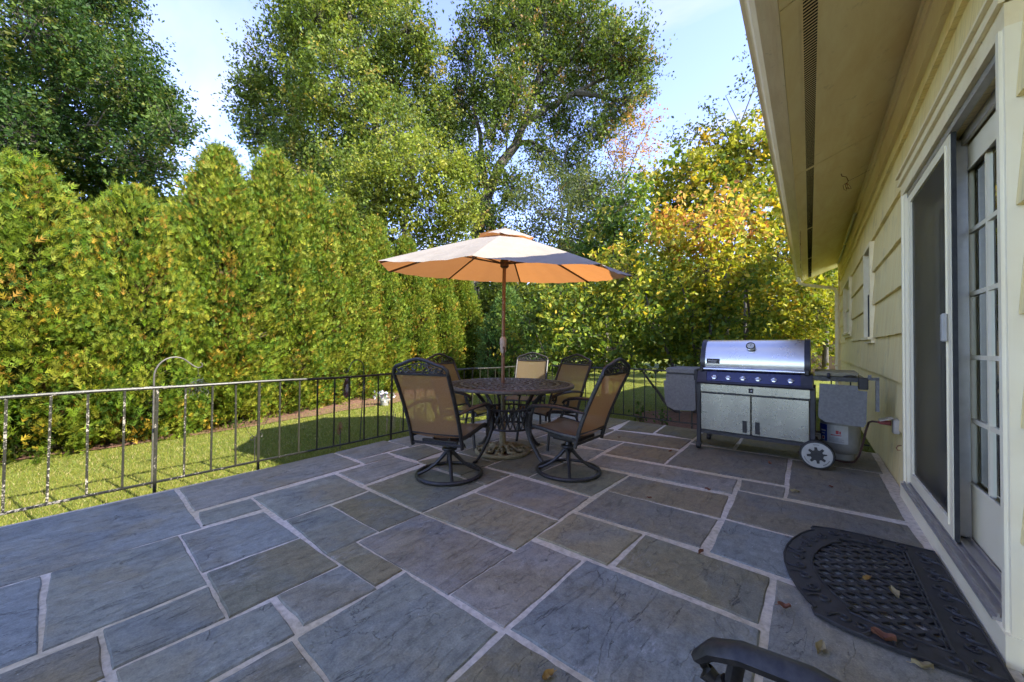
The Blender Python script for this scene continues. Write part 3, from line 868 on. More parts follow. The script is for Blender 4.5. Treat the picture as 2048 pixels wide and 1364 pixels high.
# sliding screen
sc0, sc1, sz0, sz1 = 2.90, D1 - 0.085, 0.125, DT - 0.03
b = MB()
b.box(0.568, 0.590, sc0, sc0 + 0.075, sz0, sz1); b.box(0.568, 0.590, sc1 - 0.06, sc1, sz0, sz1)
b.box(0.568, 0.590, sc0 + .075, sc1 - .06, sz0, sz0 + 0.085); b.box(0.568, 0.590, sc0 + .075, sc1 - .06, sz1 - .06, sz1)
b.box(0.563, 0.568, sc0 + .062, sc0 + .072, sz0 + .06, sz1 - .04)
dp(b, 'screen_frame', M['doorwhite'])
b = MB(); b.add([(0.580, sc0 + .07, sz0 + .08), (0.580, sc1 - .055, sz0 + .08), (0.580, sc1 - .055, sz1 - .055), (0.580, sc0 + .07, sz1 - .055)], [(0, 1, 2, 3)])
dp(b, 'screen_mesh', M['screen'])
b = MB(); b.bbox(0.545, 0.567, sc0 + .045, sc0 + .085, 1.14, 1.29, 0.006); dp(b, 'pull_handle', M['whiteplastic'])
b = MB(); b.box(0.572, 0.588, sc0 - 0.018, sc0 - 0.001, sz0, sz1); dp(b, 'seal', M['seal'])
# glass leaves: near one slides behind, far one behind the screen
def leafdoor(y0, y1, x, nm):
    st = 0.10
    b = MB()
    z0, z1 = 0.125, DT - .08
    gz0, gz1 = 0.40, DT - .20
    b.box(x, x + .04, y0, y0 + st, z0, z1); b.box(x, x + .04, y1 - st, y1, z0, z1)
    b.box(x, x + .04, y0 + st, y1 - st, z0, gz0); b.box(x, x + .04, y0 + st, y1 - st, gz1, z1)
    for (a, e, c, d) in ((y0 + st, y1 - st, gz0, gz0 + .014), (y0 + st, y1 - st, gz1 - .014, gz1)): b.box(x - .006, x, a, e, c, d)
    for (a, e) in ((y0 + st, y0 + st + .014), (y1 - st - .014, y1 - st)): b.box(x - .006, x, a, e, gz0 + .014, gz1 - .014)
    fr = dp(b, 'leaf_frame', M['doorwhite'])
    gy0, gy1 = y0 + st, y1 - st
    nc, nr = 3, 5
    for i in range(1, nc):
        yy = gy0 + (gy1 - gy0) * i / nc
        b = MB(); b.box(x + .004, x + .024, yy - .011, yy + .011, gz0, gz1); dp(b, 'muntin', M['doorwhite'])
    for j in range(1, nr):
        zz = gz0 + (gz1 - gz0) * j / nr
        for i in range(nc):
            a = gy0 + (gy1 - gy0) * i / nc + (.011 if i else 0); e = gy0 + (gy1 - gy0) * (i + 1) / nc - (.011 if i < nc - 1 else 0)
            b = MB(); b.box(x + .005, x + .023, a, e, zz - .011, zz + .011); dp(b, 'muntin', M['doorwhite'])
    for i in range(nc):
        for j in range(nr):
            a = gy0 + (gy1 - gy0) * i / nc; e = gy0 + (gy1 - gy0) * (i + 1) / nc; c = gz0 + (gz1 - gz0) * j / nr; d = gz0 + (gz1 - gz0) * (j + 1) / nr
            b = MB(); b.add([(x + .014, a, c), (x + .014, e, c), (x + .014, e, d), (x + .014, a, d)], [(0, 1, 2, 3)]); dp(b, 'pane', M['glass'])
leafdoor(D0 + .09, 3.13, 0.655, 'near')
leafdoor(3.06, D1 - .08, 0.70, 'far')
b = MB(); b.box(0.612, 0.652, 3.005, 3.10, 0.125, DT - .04); b.box(0.60, 0.612, 2.99, 3.035, 0.125, DT - .04); b.box(0.61, 0.65, 3.10, 3.13, .125, DT - .04); dp(b, 'mullion', M['aluminium'])
# curtains inside
def curtain(y0, y1, x):
    b = MB()
    b.grid(lambda u, v: (x + 0.028 * math.sin(u * (y1 - y0) * 46) + .012 * math.sin(u * 31 + v * 2), y0 + (y1 - y0) * u, 0.1 + 2.1 * v), int((y1 - y0) * 60), 3)
    return dp(b, 'curtain', M['curtain'], True)
curtain(2.86, 3.3, 0.86); curtain(2.15, 2.52, 0.86); curtain(3.55, 4.0, 0.88)
# windows
def window(W, nm):
    y0, y1, z0, z1 = W
    w = bpy.data.objects.new('window', None); col.objects.link(w); w.parent = house
    def wp(b, n, m): return hb_(b, n, m, w)
    b = MB()
    b.box(0.548, 0.60, y0 - .06, y0, z0 - .03, z1 + .05); b.box(0.548, 0.60, y1, y1 + .06, z0 - .03, z1 + .05); b.box(0.546, 0.60, y0, y1, z1, z1 + .05)
    wp(b, 'casing', M['trim'])
    b = MB(); b.box(0.525, 0.62, y0 - .07, y1 + .07, z0 - .06, z0 - .03); b.box(0.555, 0.60, y0 - .055, y1 + .055, z0 - .10, z0 - .06); wp(b, 'sill', M['trim'])
    zm = (z0 + z1) / 2
    b = MB()
    for (a, c, x) in ((z0 - .03, zm, 0.585), (zm, z1, 0.61)):
        b.box(x, x + .025, y0, y0 + .04, a, c); b.box(x, x + .025, y1 - .04, y1, a, c); b.box(x, x + .025, y0 + .04, y1 - .04, a, a + .04); b.box(x, x + .025, y0 + .04, y1 - .04, c - .035, c)
    wp(b, 'sash', M['seal'] if nm else M['trim'])
    for (a, c, x) in ((z0, zm, 0.597), (zm, z1, 0.622)):
        b = MB(); b.add([(x, y0 + .03, a), (x, y1 - .03, a), (x, y1 - .03, c), (x, y0 + .03, c)], [(0, 1, 2, 3)]); wp(b, 'pane', M['glass'])
    b = MB(); b.add([(0.80, y0 - .1, z0 - .1), (0.80, y1 + .1, z0 - .1), (0.80, y1 + .1, z1 + .1), (0.80, y0 - .1, z1 + .1)], [(0, 1, 2, 3)]); wp(b, 'blind', M['curtain'])
window(W1, 1); window(W2, 0)
# outdoor socket with cover and hose hook
b = MB(); b.bbox(0.535, 0.575, 4.36, 4.44, 0.40, 0.52, 0.006); so = hb_(b, 'socket_box', M['aluminium'])
b = MB(); b.add([(0.535, 4.345, 0.525), (0.535, 4.455, 0.525), (0.455, 4.455, 0.495), (0.455, 4.345, 0.495), (0.535, 4.345, 0.532), (0.535, 4.455, 0.532), (0.455, 4.455, 0.502), (0.455, 4.345, 0.502)], [(0, 1, 2, 3), (7, 6, 5, 4), (0, 4, 5, 1), (1, 5, 6, 2), (2, 6, 7, 3), (3, 7, 4, 0)])
hb_(b, 'socket_cover', M['aluminium'], so)
b = MB(); b.tube([(0.57, 4.27, 0.33), (0.55, 4.27, 0.325), (0.54, 4.27, 0.305), (0.55, 4.27, 0.285), (0.565, 4.27, 0.29)], 0.004, 6); hb_(b, 'wall_hook', M['rust'])
# extension cord
b = MB()
b.tube([(0.47, 4.44, 0.475), (0.42, 4.46, 0.475), (0.40, 4.48, 0.46), (0.385, 4.52, 0.38), (0.37, 4.58, 0.25), (0.35, 4.66, 0.12), (0.32, 4.72, 0.04), (0.26, 4.78, 0.014), (0.12, 4.86, 0.012), (-0.1, 4.95, 0.012)], 0.008, 8)
cord = tag(b.build('extension_cord', M['cord'], None, True), 'brown power cord plugged into the wall socket by the grill', 'cord')
b = MB(); b.tube([(0.53, 4.42, 0.478), (0.47, 4.43, 0.478), (0.455, 4.44, 0.476)], [0.02, 0.018, 0.01], 8); b.build('plug', M['plugred'], cord, True)

TREES = {
    'maple_left': ([[-18.63,-0.49,10.7,1.76,1.0],[-20.04,0.89,12.2,1.8,1.0],[-17.51,1.4,9.64,1.31,1.0],[-22.21,0.14,10.54,2.09,1.0],[-17.86,2.1,8.96,1.18,1.0],[-19.36,-0.65,7.64,1.57,1.0],[-20.48,0.97,8.39,1.84,1.0],[-17.35,1.94,7.25,1.0,1.0],[-23.13,-0.16,7.23,1.55,1.0],[-23.79,-2.32,10.59,2.31,1.0],[-21.22,-1.75,6.82,1.77,1.0],[-22.35,-0.29,15.48,2.44,1.0],[-19.06,0.82,13.72,1.2,1.0],[-15.43,2.26,7.8,0.59,1.0],[-18.37,2.41,9.95,0.73,1.0],[-23.66,-3.36,8.26,1.98,1.0],[-21.05,1.28,7.08,1.15,1.0]],
        [[-21.28,-0.42,3.3],[-21.13,-0.36,6.1],[-20.85,-0.18,8.73],[-20.43,0.11,11.35],[-20.15,0.29,13.8]],
        [[[-20.99,-0.27,7.85],[-21.66,-0.85,9.94],[-22.47,-1.54,11.68]]]),
    'poplar_centre': ([[-13.88,5.84,12.81,1.35,1.0],[-14.47,7.87,14.14,2.07,1.0],[-11.91,8.38,13.12,1.05,1.0],[-17.73,6.25,12.81,1.63,1.0],[-17.56,4.85,11.61,0.7,0.6],[-13.47,6.58,10.49,1.75,1.0],[-13.44,9.11,12.08,1.69,1.0],[-11.63,8.99,12.4,0.78,1.0],[-18.49,6.05,11.36,1.55,1.0],[-15.44,6.96,9.48,1.94,1.0],[-12.29,7.92,9.01,1.5,1.0],[-12.51,10.23,11.22,1.07,1.0],[-15.74,6.14,8.03,1.39,1.0],[-13.02,6.78,6.74,1.64,1.0],[-15.05,7.5,16.73,2.29,1.0],[-15.22,5.84,14.91,1.15,1.0],[-14.26,9.1,17.07,1.31,1.0],[-17.31,5.23,9.57,0.81,1.0],[-14.87,5.56,12.6,0.84,1.0]],
        [[-13.37,8.47,3.74],[-13.58,8.2,8.99],[-13.73,8.04,11.1],[-14.09,7.72,12.51],[-14.43,7.42,14.22],[-14.66,7.2,16.24]],
        [[[-13.73,8.04,11.1],[-12.86,8.72,12.02],[-12.07,9.32,13.64]],[[-14.09,7.72,12.51],[-15.38,6.68,13.21],[-16.01,6.17,13.8]]]),
    'oak_centre': ([[-10.67,11.2,14.58,1.05,0.7],[-12.59,11.88,14.43,1.05,0.7],[-10.1,12.49,15.05,1.31,1.0],[-9.85,14.88,16.79,1.81,1.0],[-7.93,15.06,15.52,1.59,1.0],[-6.35,14.99,13.87,1.28,1.0],[-6.13,17.39,13.62,0.83,0.8],[-6.36,15.86,12.08,1.0,0.8],[-8.37,16.43,14.44,1.47,1.0],[-9.59,14.09,13.76,1.62,1.0],[-10.51,12.0,12.63,1.3,1.0],[-12.96,12.26,12.42,1.32,1.0],[-12.8,11.06,10.16,1.24,1.0],[-10.34,11.66,10.44,0.95,0.7],[-8.73,15.14,11.73,0.75,0.6],[-11.47,11.63,8.85,1.1,1.0],[-9.16,15.67,9.94,1.22,0.8],[-7.81,15.37,10.8,0.92,0.8],[-5.8,15.56,13.42,0.86,1.0],[-9.58,14.67,18.06,1.43,1.0],[-10.22,12.8,16.91,1.12,1.0],[-13.81,12.22,13.23,0.86,0.8],[-8.3,15.34,8.39,0.93,0.8],[-10.08,12.55,8.02,0.92,1.0],[-12.48,12.85,7.79,1.09,1.0],[-9.6,13.75,10.01,0.79,0.8],[-9.73,12.25,11.35,1.06,1.0],[-9.33,14.78,11.78,0.94,0.8],[-10.94,12.22,6.46,0.89,1.0],[-7.58,17.02,12.2,0.86,0.7]],
        [[-12.02,12.1,4.12],[-11.78,12.24,6.64],[-11.48,12.46,8.01],[-11.02,12.8,9.39],[-10.49,13.22,10.26],[-10.16,13.46,11.34],[-9.73,13.78,12.83],[-9.43,13.98,14.66],[-9.36,14.0,16.72]],
        [[[-10.21,13.41,11.23],[-9.23,14.19,12.1],[-8.33,14.89,12.73],[-7.26,15.74,13.42],[-5.92,16.8,13.78]],[[-10.81,12.96,9.85],[-10.4,13.29,10.36],[-9.91,13.67,10.47],[-9.24,14.22,10.05],[-8.79,14.59,9.41]],[[-11.48,12.46,8.01],[-11.7,12.25,10.07],[-12.0,11.97,12.35],[-11.72,12.14,15.33]],[[-9.73,13.78,12.83],[-8.69,14.59,13.98],[-7.79,15.28,15.36]],[[-9.44,13.98,14.21],[-10.29,13.28,15.34],[-10.64,12.98,16.25]],[[-8.33,14.89,12.73],[-7.62,15.47,12.62],[-6.55,16.33,12.29]]]),
    'pale_green_tree': ([[-8.88,6.38,6.25,1.07,1.0],[-8.89,7.79,6.48,0.87,1.0],[-9.93,6.09,5.64,1.11,1.0],[-9.66,7.73,5.53,1.22,1.0],[-8.33,7.92,5.29,0.69,1.0],[-10.38,5.42,4.58,0.94,1.0],[-10.33,6.88,4.47,1.12,1.0],[-11.49,5.06,4.86,0.75,1.0],[-9.28,8.27,4.44,0.91,1.0],[-8.44,8.01,6.75,0.55,1.0],[-10.3,5.67,5.52,0.73,1.0]],
        [[-9.89,6.8,1.89],[-9.82,6.81,4.06],[-9.7,6.89,5.61],[-9.57,6.97,6.69]],
        []),
    'sparse_tree': ([[-7.61,11.74,6.25,1.32,0.5],[-7.09,13.75,6.3,1.23,0.8],[-8.41,11.73,5.25,0.97,0.7],[-7.39,14.09,7.83,1.06,0.8],[-6.25,14.06,5.6,1.21,1],[-7.12,12.4,4.6,1.14,1],[-6.44,14.48,7.2,1.04,1],[-8.58,11.79,6.87,0.79,0.35],[-8.97,13.03,8.65,0.75,0.3]],
        [[-7.86,12.9,2.58],[-7.88,12.84,5.0],[-7.76,12.9,6.62],[-8.0,12.68,8.23]],
        [[[-7.88,12.84,5.0],[-7.22,13.35,6.22],[-6.74,13.71,7.03]],[[-7.85,12.85,5.61],[-8.47,12.33,6.41],[-8.79,12.07,7.21]]]),
    'russet_tree': ([[-6.67,16.65,10.62,1.28,0.45],[-7.67,16.93,11.95,0.86,0.4],[-6.06,17.54,11.52,0.95,0.45],[-7.14,17.82,9.79,1.12,0.4],[-5.99,18.05,10.39,0.72,0.4],[-7.09,16.48,10.1,0.94,0.35]],
        [[-7.06,17.33,5.32],[-7.09,17.26,8.22],[-7.04,17.26,9.92],[-6.94,17.31,11.86]],
        [[[-7.08,17.25,8.71],[-7.61,16.79,10.64],[-7.79,16.62,12.09]],[[-7.06,17.26,9.19],[-6.38,17.77,10.89],[-5.81,18.21,12.11]],[[-7.04,17.26,9.92],[-6.75,17.46,11.37],[-6.56,17.6,12.34]]]),
    'yellow_maple': ([[-2.89,11.81,6.25,0.9,1.0],[-2.28,13.71,7.27,0.9,1.0],[-1.42,13.51,7.24,0.93,1.0],[-1.03,15.26,6.82,0.93,1.0],[-2.48,13.23,5.85,1.21,1.0],[-1.4,13.23,5.28,1.06,1.0],[-3.74,12.77,5.67,0.83,1.0],[-0.7,14.29,7.65,0.63,0.8],[-0.51,15.91,5.52,0.86,1.0],[-2.89,13.08,7.54,0.49,0.6],[-0.7,14.02,3.81,0.92,1.0],[-4.18,12.61,6.41,0.67,0.8]],
        [[-2.13,13.67,1.03],[-2.06,13.67,3.94],[-1.99,13.7,5.55],[-1.73,13.88,7.01]],
        [[[-2.02,13.69,5.07],[-2.75,13.09,6.03],[-3.25,12.67,6.67]],[[-1.99,13.7,5.55],[-1.23,14.29,6.53],[-0.72,14.68,7.5]]]),
    'wispy_tree': ([[-2.28,12.91,8.21,0.47,0.45],[-1.48,14.15,9.82,0.57,0.4],[-1.2,14.0,8.73,0.6,0.4],[-2.93,13.26,8.21,0.41,0.4],[-0.96,14.39,10.87,0.64,0.4],[-1.93,13.28,7.94,0.47,0.5],[-1.17,14.48,10.37,0.41,0.4],[-3.33,12.41,7.72,0.45,0.5]],
        [[-1.62,14.03,3.94],[-1.86,13.78,6.68],[-1.73,13.86,8.3],[-1.09,14.33,10.4]],
        [[[-1.86,13.78,6.68],[-2.61,13.16,7.8],[-3.12,12.75,8.28]],[[-1.79,13.82,7.49],[-2.3,13.4,8.29],[-2.42,13.29,8.86]]]),
    'dark_green_tree': ([[-3.4,8.49,4.46,0.71,0.9],[-4.19,8.97,3.88,0.72,0.9],[-3.15,9.13,3.86,0.68,1.0],[-4.76,8.96,3.17,0.67,1.0],[-3.76,9.07,3.06,0.76,1.0],[-4.67,7.67,2.46,0.54,1.0],[-2.86,10.21,3.4,0.66,1.0],[-4.56,8.19,2.02,0.62,1.0],[-5.52,8.54,1.55,0.68,1.0],[-5.63,7.76,1.78,0.58,1.0],[-4.46,8.03,1.14,0.49,1.0],[-6.03,7.88,1.0,0.53,1.0],[-5.02,8.01,0.76,0.44,1.0]],
        [[-4.08,8.91,0.77],[-4.03,8.92,2.81],[-3.82,9.05,4.35]],
        []),
    'golden_tree': ([[0.28,16.6,2.25,0.95,1.0],[0.39,18.57,3.54,0.96,1.0],[-0.41,16.78,1.94,1.08,1.0],[0.71,19.59,1.24,0.7,0.8],[-0.27,17.59,3.29,0.94,1.0],[0.3,16.85,4.55,1.05,1.0],[1.24,19.53,3.0,1.17,1.0],[-0.84,16.7,2.86,0.91,1.0],[-1.56,18.0,3.66,1.11,1.0],[-1.77,16.69,2.17,1.05,1.0],[-0.96,16.18,1.39,0.89,1.0],[-0.3,18.62,1.04,0.89,1.0],[-2.15,15.91,3.62,0.93,1.0]],
        [[0.45,18.31,0.29],[0.49,18.31,2.18],[0.46,18.26,3.68]],
        []),
    'shrub': ([[-1.48,7.04,3.23,0.54,1.0],[-1.09,8.06,3.28,0.58,1.0],[-1.98,6.91,3.03,0.49,1.0],[-2.76,7.02,2.55,0.56,1.0],[-1.47,7.6,2.58,0.69,1.0],[-0.88,7.64,2.43,0.44,1.0],[-3.23,6.48,1.9,0.52,1.0],[-2.4,6.71,1.73,0.71,1.0],[-1.83,7.87,1.74,0.77,1.0],[-1.16,7.97,1.62,0.65,1.0],[-3.29,5.83,1.22,0.4,1.0],[-3.76,6.17,1.71,0.43,1.0],[-3.65,5.82,0.9,0.32,1.0],[-2.68,6.15,1.09,0.44,1.0],[-2.21,7.25,1.1,0.47,1.0],[-1.54,7.34,1.06,0.45,1.0],[-3.26,6.65,2.6,0.34,0.8]],
        [],
        [[[-1.63,7.56,-0.41],[-2.03,7.24,-0.01],[-2.28,7.03,0.4],[-2.68,6.7,1.14]],[[-1.59,7.59,-0.43],[-1.66,7.52,0.69],[-1.7,7.47,1.61],[-1.95,7.26,2.54]],[[-1.45,7.71,-0.43],[-1.43,7.7,0.87],[-1.44,7.67,1.99],[-1.58,7.54,3.1]],[[-1.38,7.77,-0.43],[-1.08,7.98,0.69],[-0.86,8.14,1.62],[-0.93,8.06,2.73]],[[-1.52,7.65,-0.43],[-1.95,7.29,0.5],[-2.17,7.1,1.42],[-2.38,6.91,2.16]],[[-1.41,7.74,-0.43],[-1.26,7.83,1.06],[-1.22,7.84,1.99],[-1.07,7.94,3.1]]]),
}

# ================================================================ VEGETATION
def np_mesh(name, V, F, C, mat, parent=None, smooth=False):
    """V (n,3), F (m,k) all with k corners, C (n,3) vertex colours"""
    me = bpy.data.meshes.new(name)
    n, m, k = len(V), len(F), F.shape[1]
    me.vertices.add(n); me.vertices.foreach_set('co', np.ascontiguousarray(V, dtype=np.float32).ravel())
    me.loops.add(m * k); me.loops.foreach_set('vertex_index', np.ascontiguousarray(F, dtype=np.int32).ravel())
    me.polygons.add(m)
    me.polygons.foreach_set('loop_start', np.arange(0, m * k, k, dtype=np.int32))
    if smooth:
        me.polygons.foreach_set('use_smooth', np.ones(m, dtype=bool))
    if C is not None:
        a = me.color_attributes.new('Col', 'FLOAT_COLOR', 'POINT')
        cc = np.ones((n, 4), dtype=np.float32); cc[:, :3] = C
        a.data.foreach_set('color', cc.ravel())
    me.materials.append(mat)
    me.update(calc_edges=True)
    return link(name, me, parent)

def frames(N, rng, axis=None, spread=0.5, nbias=(0, 0, 0)):
    """(N,3,3) frames: column y along the axis (or random), column z the leaf normal"""
    if axis is None:
        y = rng.normal(size=(N, 3))
    else:
        y = axis / np.linalg.norm(axis, axis=1, keepdims=True) + rng.normal(size=(N, 3)) * spread
    y /= np.linalg.norm(y, axis=1, keepdims=True)
    z = rng.normal(size=(N, 3)) + np.array(nbias)
    z -= y * (z * y).sum(1, keepdims=True)
    z /= np.linalg.norm(z, axis=1, keepdims=True) + 1e-9
    x = np.cross(y, z)
    return np.stack([x, y, z], axis=2)

def scatter(P, Fm, S, TV, TF):
    """place template TV/TF at points P with frames Fm and sizes S"""
    N, k = len(P), len(TV)
    V = np.einsum('nij,kj->nki', Fm, TV) * S[:, None, None] + P[:, None, :]
    F = (TF[None, :, :] + (np.arange(N) * k)[:, None, None]).reshape(-1, TF.shape[1])
    return V.reshape(-1, 3), F

LEAF_V = np.array([(0, -.5, 0), (.29, -.02, .07), (0, .5, -.03), (-.29, -.02, .07)])
LEAF_F = np.array([(0, 1, 2), (0, 2, 3)])
BROAD_V = np.array([(0, -.5, 0), (.27, -.18, .07), (.25, .14, .06), (0, .52, -.06), (-.25, .14, .06), (-.27, -.18, .07)])
BROAD_F = np.array([(0, 1, 2), (0, 2, 3), (0, 3, 4), (0, 4, 5)])
MAPLE_V = np.array([(0, -.5, 0), (.22, -.25, .04), (.5, -.12, .02), (.24, .08, .05), (.2, .3, .0), (0, .5, -.05), (-.2, .3, .0), (-.24, .08, .05), (-.5, -.12, .02), (-.22, -.25, .04)])
MAPLE_F = np.array([(0, 1, 3), (1, 2, 3), (0, 3, 5), (3, 4, 5), (0, 5, 7), (5, 6, 7), (0, 7, 9), (7, 8, 9)])
fv, ff = [], []
def _lf(bx, by, ang, L, w, zz):
    d = (math.sin(ang), math.cos(ang)); p = (d[1], -d[0])
    k = len(fv)
    fv.extend([(bx - p[0] * w * .5, by - p[1] * w * .5, zz), (bx + p[0] * w * .5, by + p[1] * w * .5, zz), (bx + d[0] * L, by + d[1] * L, zz - .05)])
    ff.append((k, k + 1, k + 2))
for i in range(2):
    tt = 0.06 + 0.32 * i
    for s in (-1, 1):
        _lf(0, tt - .3, s * (0.75 - .1 * i), 0.62 * (1 - tt * .5), 0.17, 0.02 + .06 * (i % 2))
_lf(0, -.35, 0.0, 1.05, 0.15, 0.03)
FROND_V, FROND_F = np.array(fv), np.array(ff)

def pick(rng, N, pal):
    """random colours from palette [(weight, c0, c1)]"""
    w = np.array([p[0] for p in pal], float); w /= w.sum()
    k = rng.choice(len(pal), N, p=w)
    a = np.array([p[1] for p in pal])[k]; b = np.array([p[2] for p in pal])[k]
    return a + (b - a) * rng.random((N, 1))

# ---- arborvitae hedge
ARB = [(3.0, (0.113, 0.179, 0.015), (0.178, 0.236, 0.024)), (2.2, (0.198, 0.236, 0.026), (0.283, 0.288, 0.034)), (1.2, (0.060, 0.128, 0.015), (0.099, 0.166, 0.021)), (0.22, (0.343, 0.268, 0.029), (0.422, 0.268, 0.033))]
ARBDARK = [(3.0, (0.076, 0.167, 0.044), (0.136, 0.225, 0.055)), (1.5, (0.136, 0.232, 0.055), (0.221, 0.290, 0.066))]
ARB_CACHE = {}
def arborvitae(x, y, h, rad, label, seed, n_pl, pal=ARB, name='arborvitae', proto=None):
    """foliage of a few prototypes is shared between hedge trees of like height"""
    rng = np.random.default_rng(seed)
    root = empty(name, label, 'hedge tree', (x, y, LAWN_Z), rng.uniform(0, 6.28), group='arborvitae hedge trees')
    if proto in ARB_CACHE:
        h0, r0, parts = ARB_CACHE[proto]
        for nm, me in parts:
            link(nm, me, root)
        root.scale = (rad / r0, rad / r0, h / h0)
        return root
    lob = rng.uniform(0, 6.28, 5)
    def prof(t):
        return np.where(t < 0.2, 0.80 + 1.0 * t, np.clip(1.0 - ((t - .2) / .8) ** 1.45, 0, 1) ** 0.78)
    t = rng.random(n_pl) ** 0.95 * 0.99
    a = rng.uniform(0, 6.283, n_pl)
    r = rad * prof(t) * (1 + .10 * np.sin(3 * a + lob[0] + 9 * t) + .08 * np.sin(5 * a - 13 * t + lob[1])) * rng.uniform(.74, 1.07, n_pl)
    Pc = np.stack([r * np.cos(a), r * np.sin(a), t * h], 1)
    pcol = pick(rng, n_pl, pal)
    K = 26
    ax = np.stack([np.cos(a), np.sin(a), 0.9 + 1.2 * t], 1)
    ax /= np.linalg.norm(ax, axis=1, keepdims=True)
    along = rng.uniform(-.12, .16, (n_pl * K, 1))
    A = np.repeat(ax, K, 0)
    P = np.repeat(Pc, K, 0) + A * along + rng.normal(size=(n_pl * K, 3)) * .05
    C = np.repeat(pcol, K, 0) * rng.uniform(.75, 1.3, (n_pl * K, 1)) + rng.normal(size=(n_pl * K, 3)) * .006
    fac = r / (rad * prof(t) + 1e-6)
    m = np.repeat((fac < .88) & (rng.random(n_pl) < .20), K) & (rng.random(n_pl * K) < .6)
    if pal is ARB:
        C[m] = pick(rng, m.sum(), [(1, (.28, .19, .03), (.38, .22, .04))])
    S = .048 + .058 * rng.random(n_pl * K) ** 1.5
    V, F = scatter(P, frames(n_pl * K, rng, A, .38), S, FROND_V, FROND_F)
    parts = []
    parts.append(np_mesh('foliage', V, F, np.repeat(np.clip(C, .01, 1), len(FROND_V), 0), M['conifer'], root))
    b = MB()
    b.tube([(0, 0, -.1), (0.02, 0, h * .3), (0, .03, h * .6), (0, 0, h * .93)], [.075, .06, .035, .012], 7)
    parts.append(b.build('trunk', M['bark'], root, True))
    b = MB()
    for i in range(70):
        tt = rng.uniform(.04, .9); aa = rng.uniform(0, 6.28); rr = rad * float(prof(np.array(tt))) * .9
        b.tube([(0, 0, tt * h - .12), (rr * .5 * math.cos(aa), rr * .5 * math.sin(aa), tt * h - .02), (rr * math.cos(aa), rr * math.sin(aa), tt * h + .12)], [.016, .011, .004], 4, caps=False)
    parts.append(tag(b.build('branches', M['twig'], root), kind='stuff'))
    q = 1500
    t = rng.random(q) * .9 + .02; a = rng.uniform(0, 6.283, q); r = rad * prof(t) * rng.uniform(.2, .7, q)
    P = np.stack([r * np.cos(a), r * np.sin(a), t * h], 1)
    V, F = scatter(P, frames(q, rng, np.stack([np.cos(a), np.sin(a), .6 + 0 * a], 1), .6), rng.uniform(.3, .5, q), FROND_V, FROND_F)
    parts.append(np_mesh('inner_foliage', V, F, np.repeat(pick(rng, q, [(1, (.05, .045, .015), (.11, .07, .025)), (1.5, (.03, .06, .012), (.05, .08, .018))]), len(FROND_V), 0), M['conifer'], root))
    if proto:
        ARB_CACHE[proto] = (h, rad, [(o.name.split('.')[0], o.data) for o in parts])
    return root
HEDGE = [
    (-6.55, -1.95, 2.9, .95, 420, 'arborvitae at the near end of the hedge, well beyond the left picture edge'),
    (-6.66, -1.05, 3.0, .95, 480, 'arborvitae just beyond the left picture edge, next to the rounded golden one'),
    (-6.78, -.18, 3.15, .88, 520, 'rounded golden arborvitae top at the far left of the hedge'),
    (-7.05, .30, 2.80, .8, 420, 'low arborvitae filling the dip between the two leftmost hedge tops'),
    (-6.88, .66, 3.15, .86, 520, 'broad arborvitae below the dark maple, above the tall garden hook'),
    (-7.15, 1.15, 3.05, .80, 440, 'low arborvitae in the dip left of the twin hedge peaks'),
    (-7.20, 1.64, 4.22, .92, 620, 'tall pointed arborvitae, left of the twin hedge peaks'),
    (-7.62, 2.52, 4.62, .95, 620, 'tall pointed arborvitae, right of the twin hedge peaks'),
    (-8.0, 3.30, 4.55, .95, 520, 'arborvitae just right of the twin hedge peaks, left of the umbrella'),
    (-8.35, 4.2, 4.5, .92, 460, 'arborvitae behind the sun disc ornament in the hedge'),
    (-8.75, 5.2, 4.4, .92, 420, 'arborvitae behind the left tip of the umbrella'),
    (-9.1, 6.4, 4.3, .95, 400, 'arborvitae seen under the left half of the umbrella'),
    (-9.5, 7.8, 4.3, .98, 380, 'arborvitae behind the umbrella, left of its pole'),
    (-9.9, 9.3, 4.2, 1.0, 340, 'last arborvitae of the hedge, beside the umbrella pole'),
]
for i, (x, y, h, r, n, lab) in enumerate(HEDGE):
    pr = ('low%d' % (i % 3)) if h < 3.3 else ('mid%d' % (i % 2) if h < 4.0 else 'tall%d' % (i % 2))
    arborvitae(x, y, h, r * .92, lab, 100 + i, int(400 * h), proto=pr)
arborvitae(-7.9, 9.6, 3.1, 1.0, 'dark bluish evergreen right of the umbrella pole behind the chairs', 140, 700, ARBDARK, 'dark_evergreen')['group'] = ''
for o in list(col.objects):
    if o.name.startswith('dark_evergreen'):
        del o['group']; o['category'] = 'evergreen'

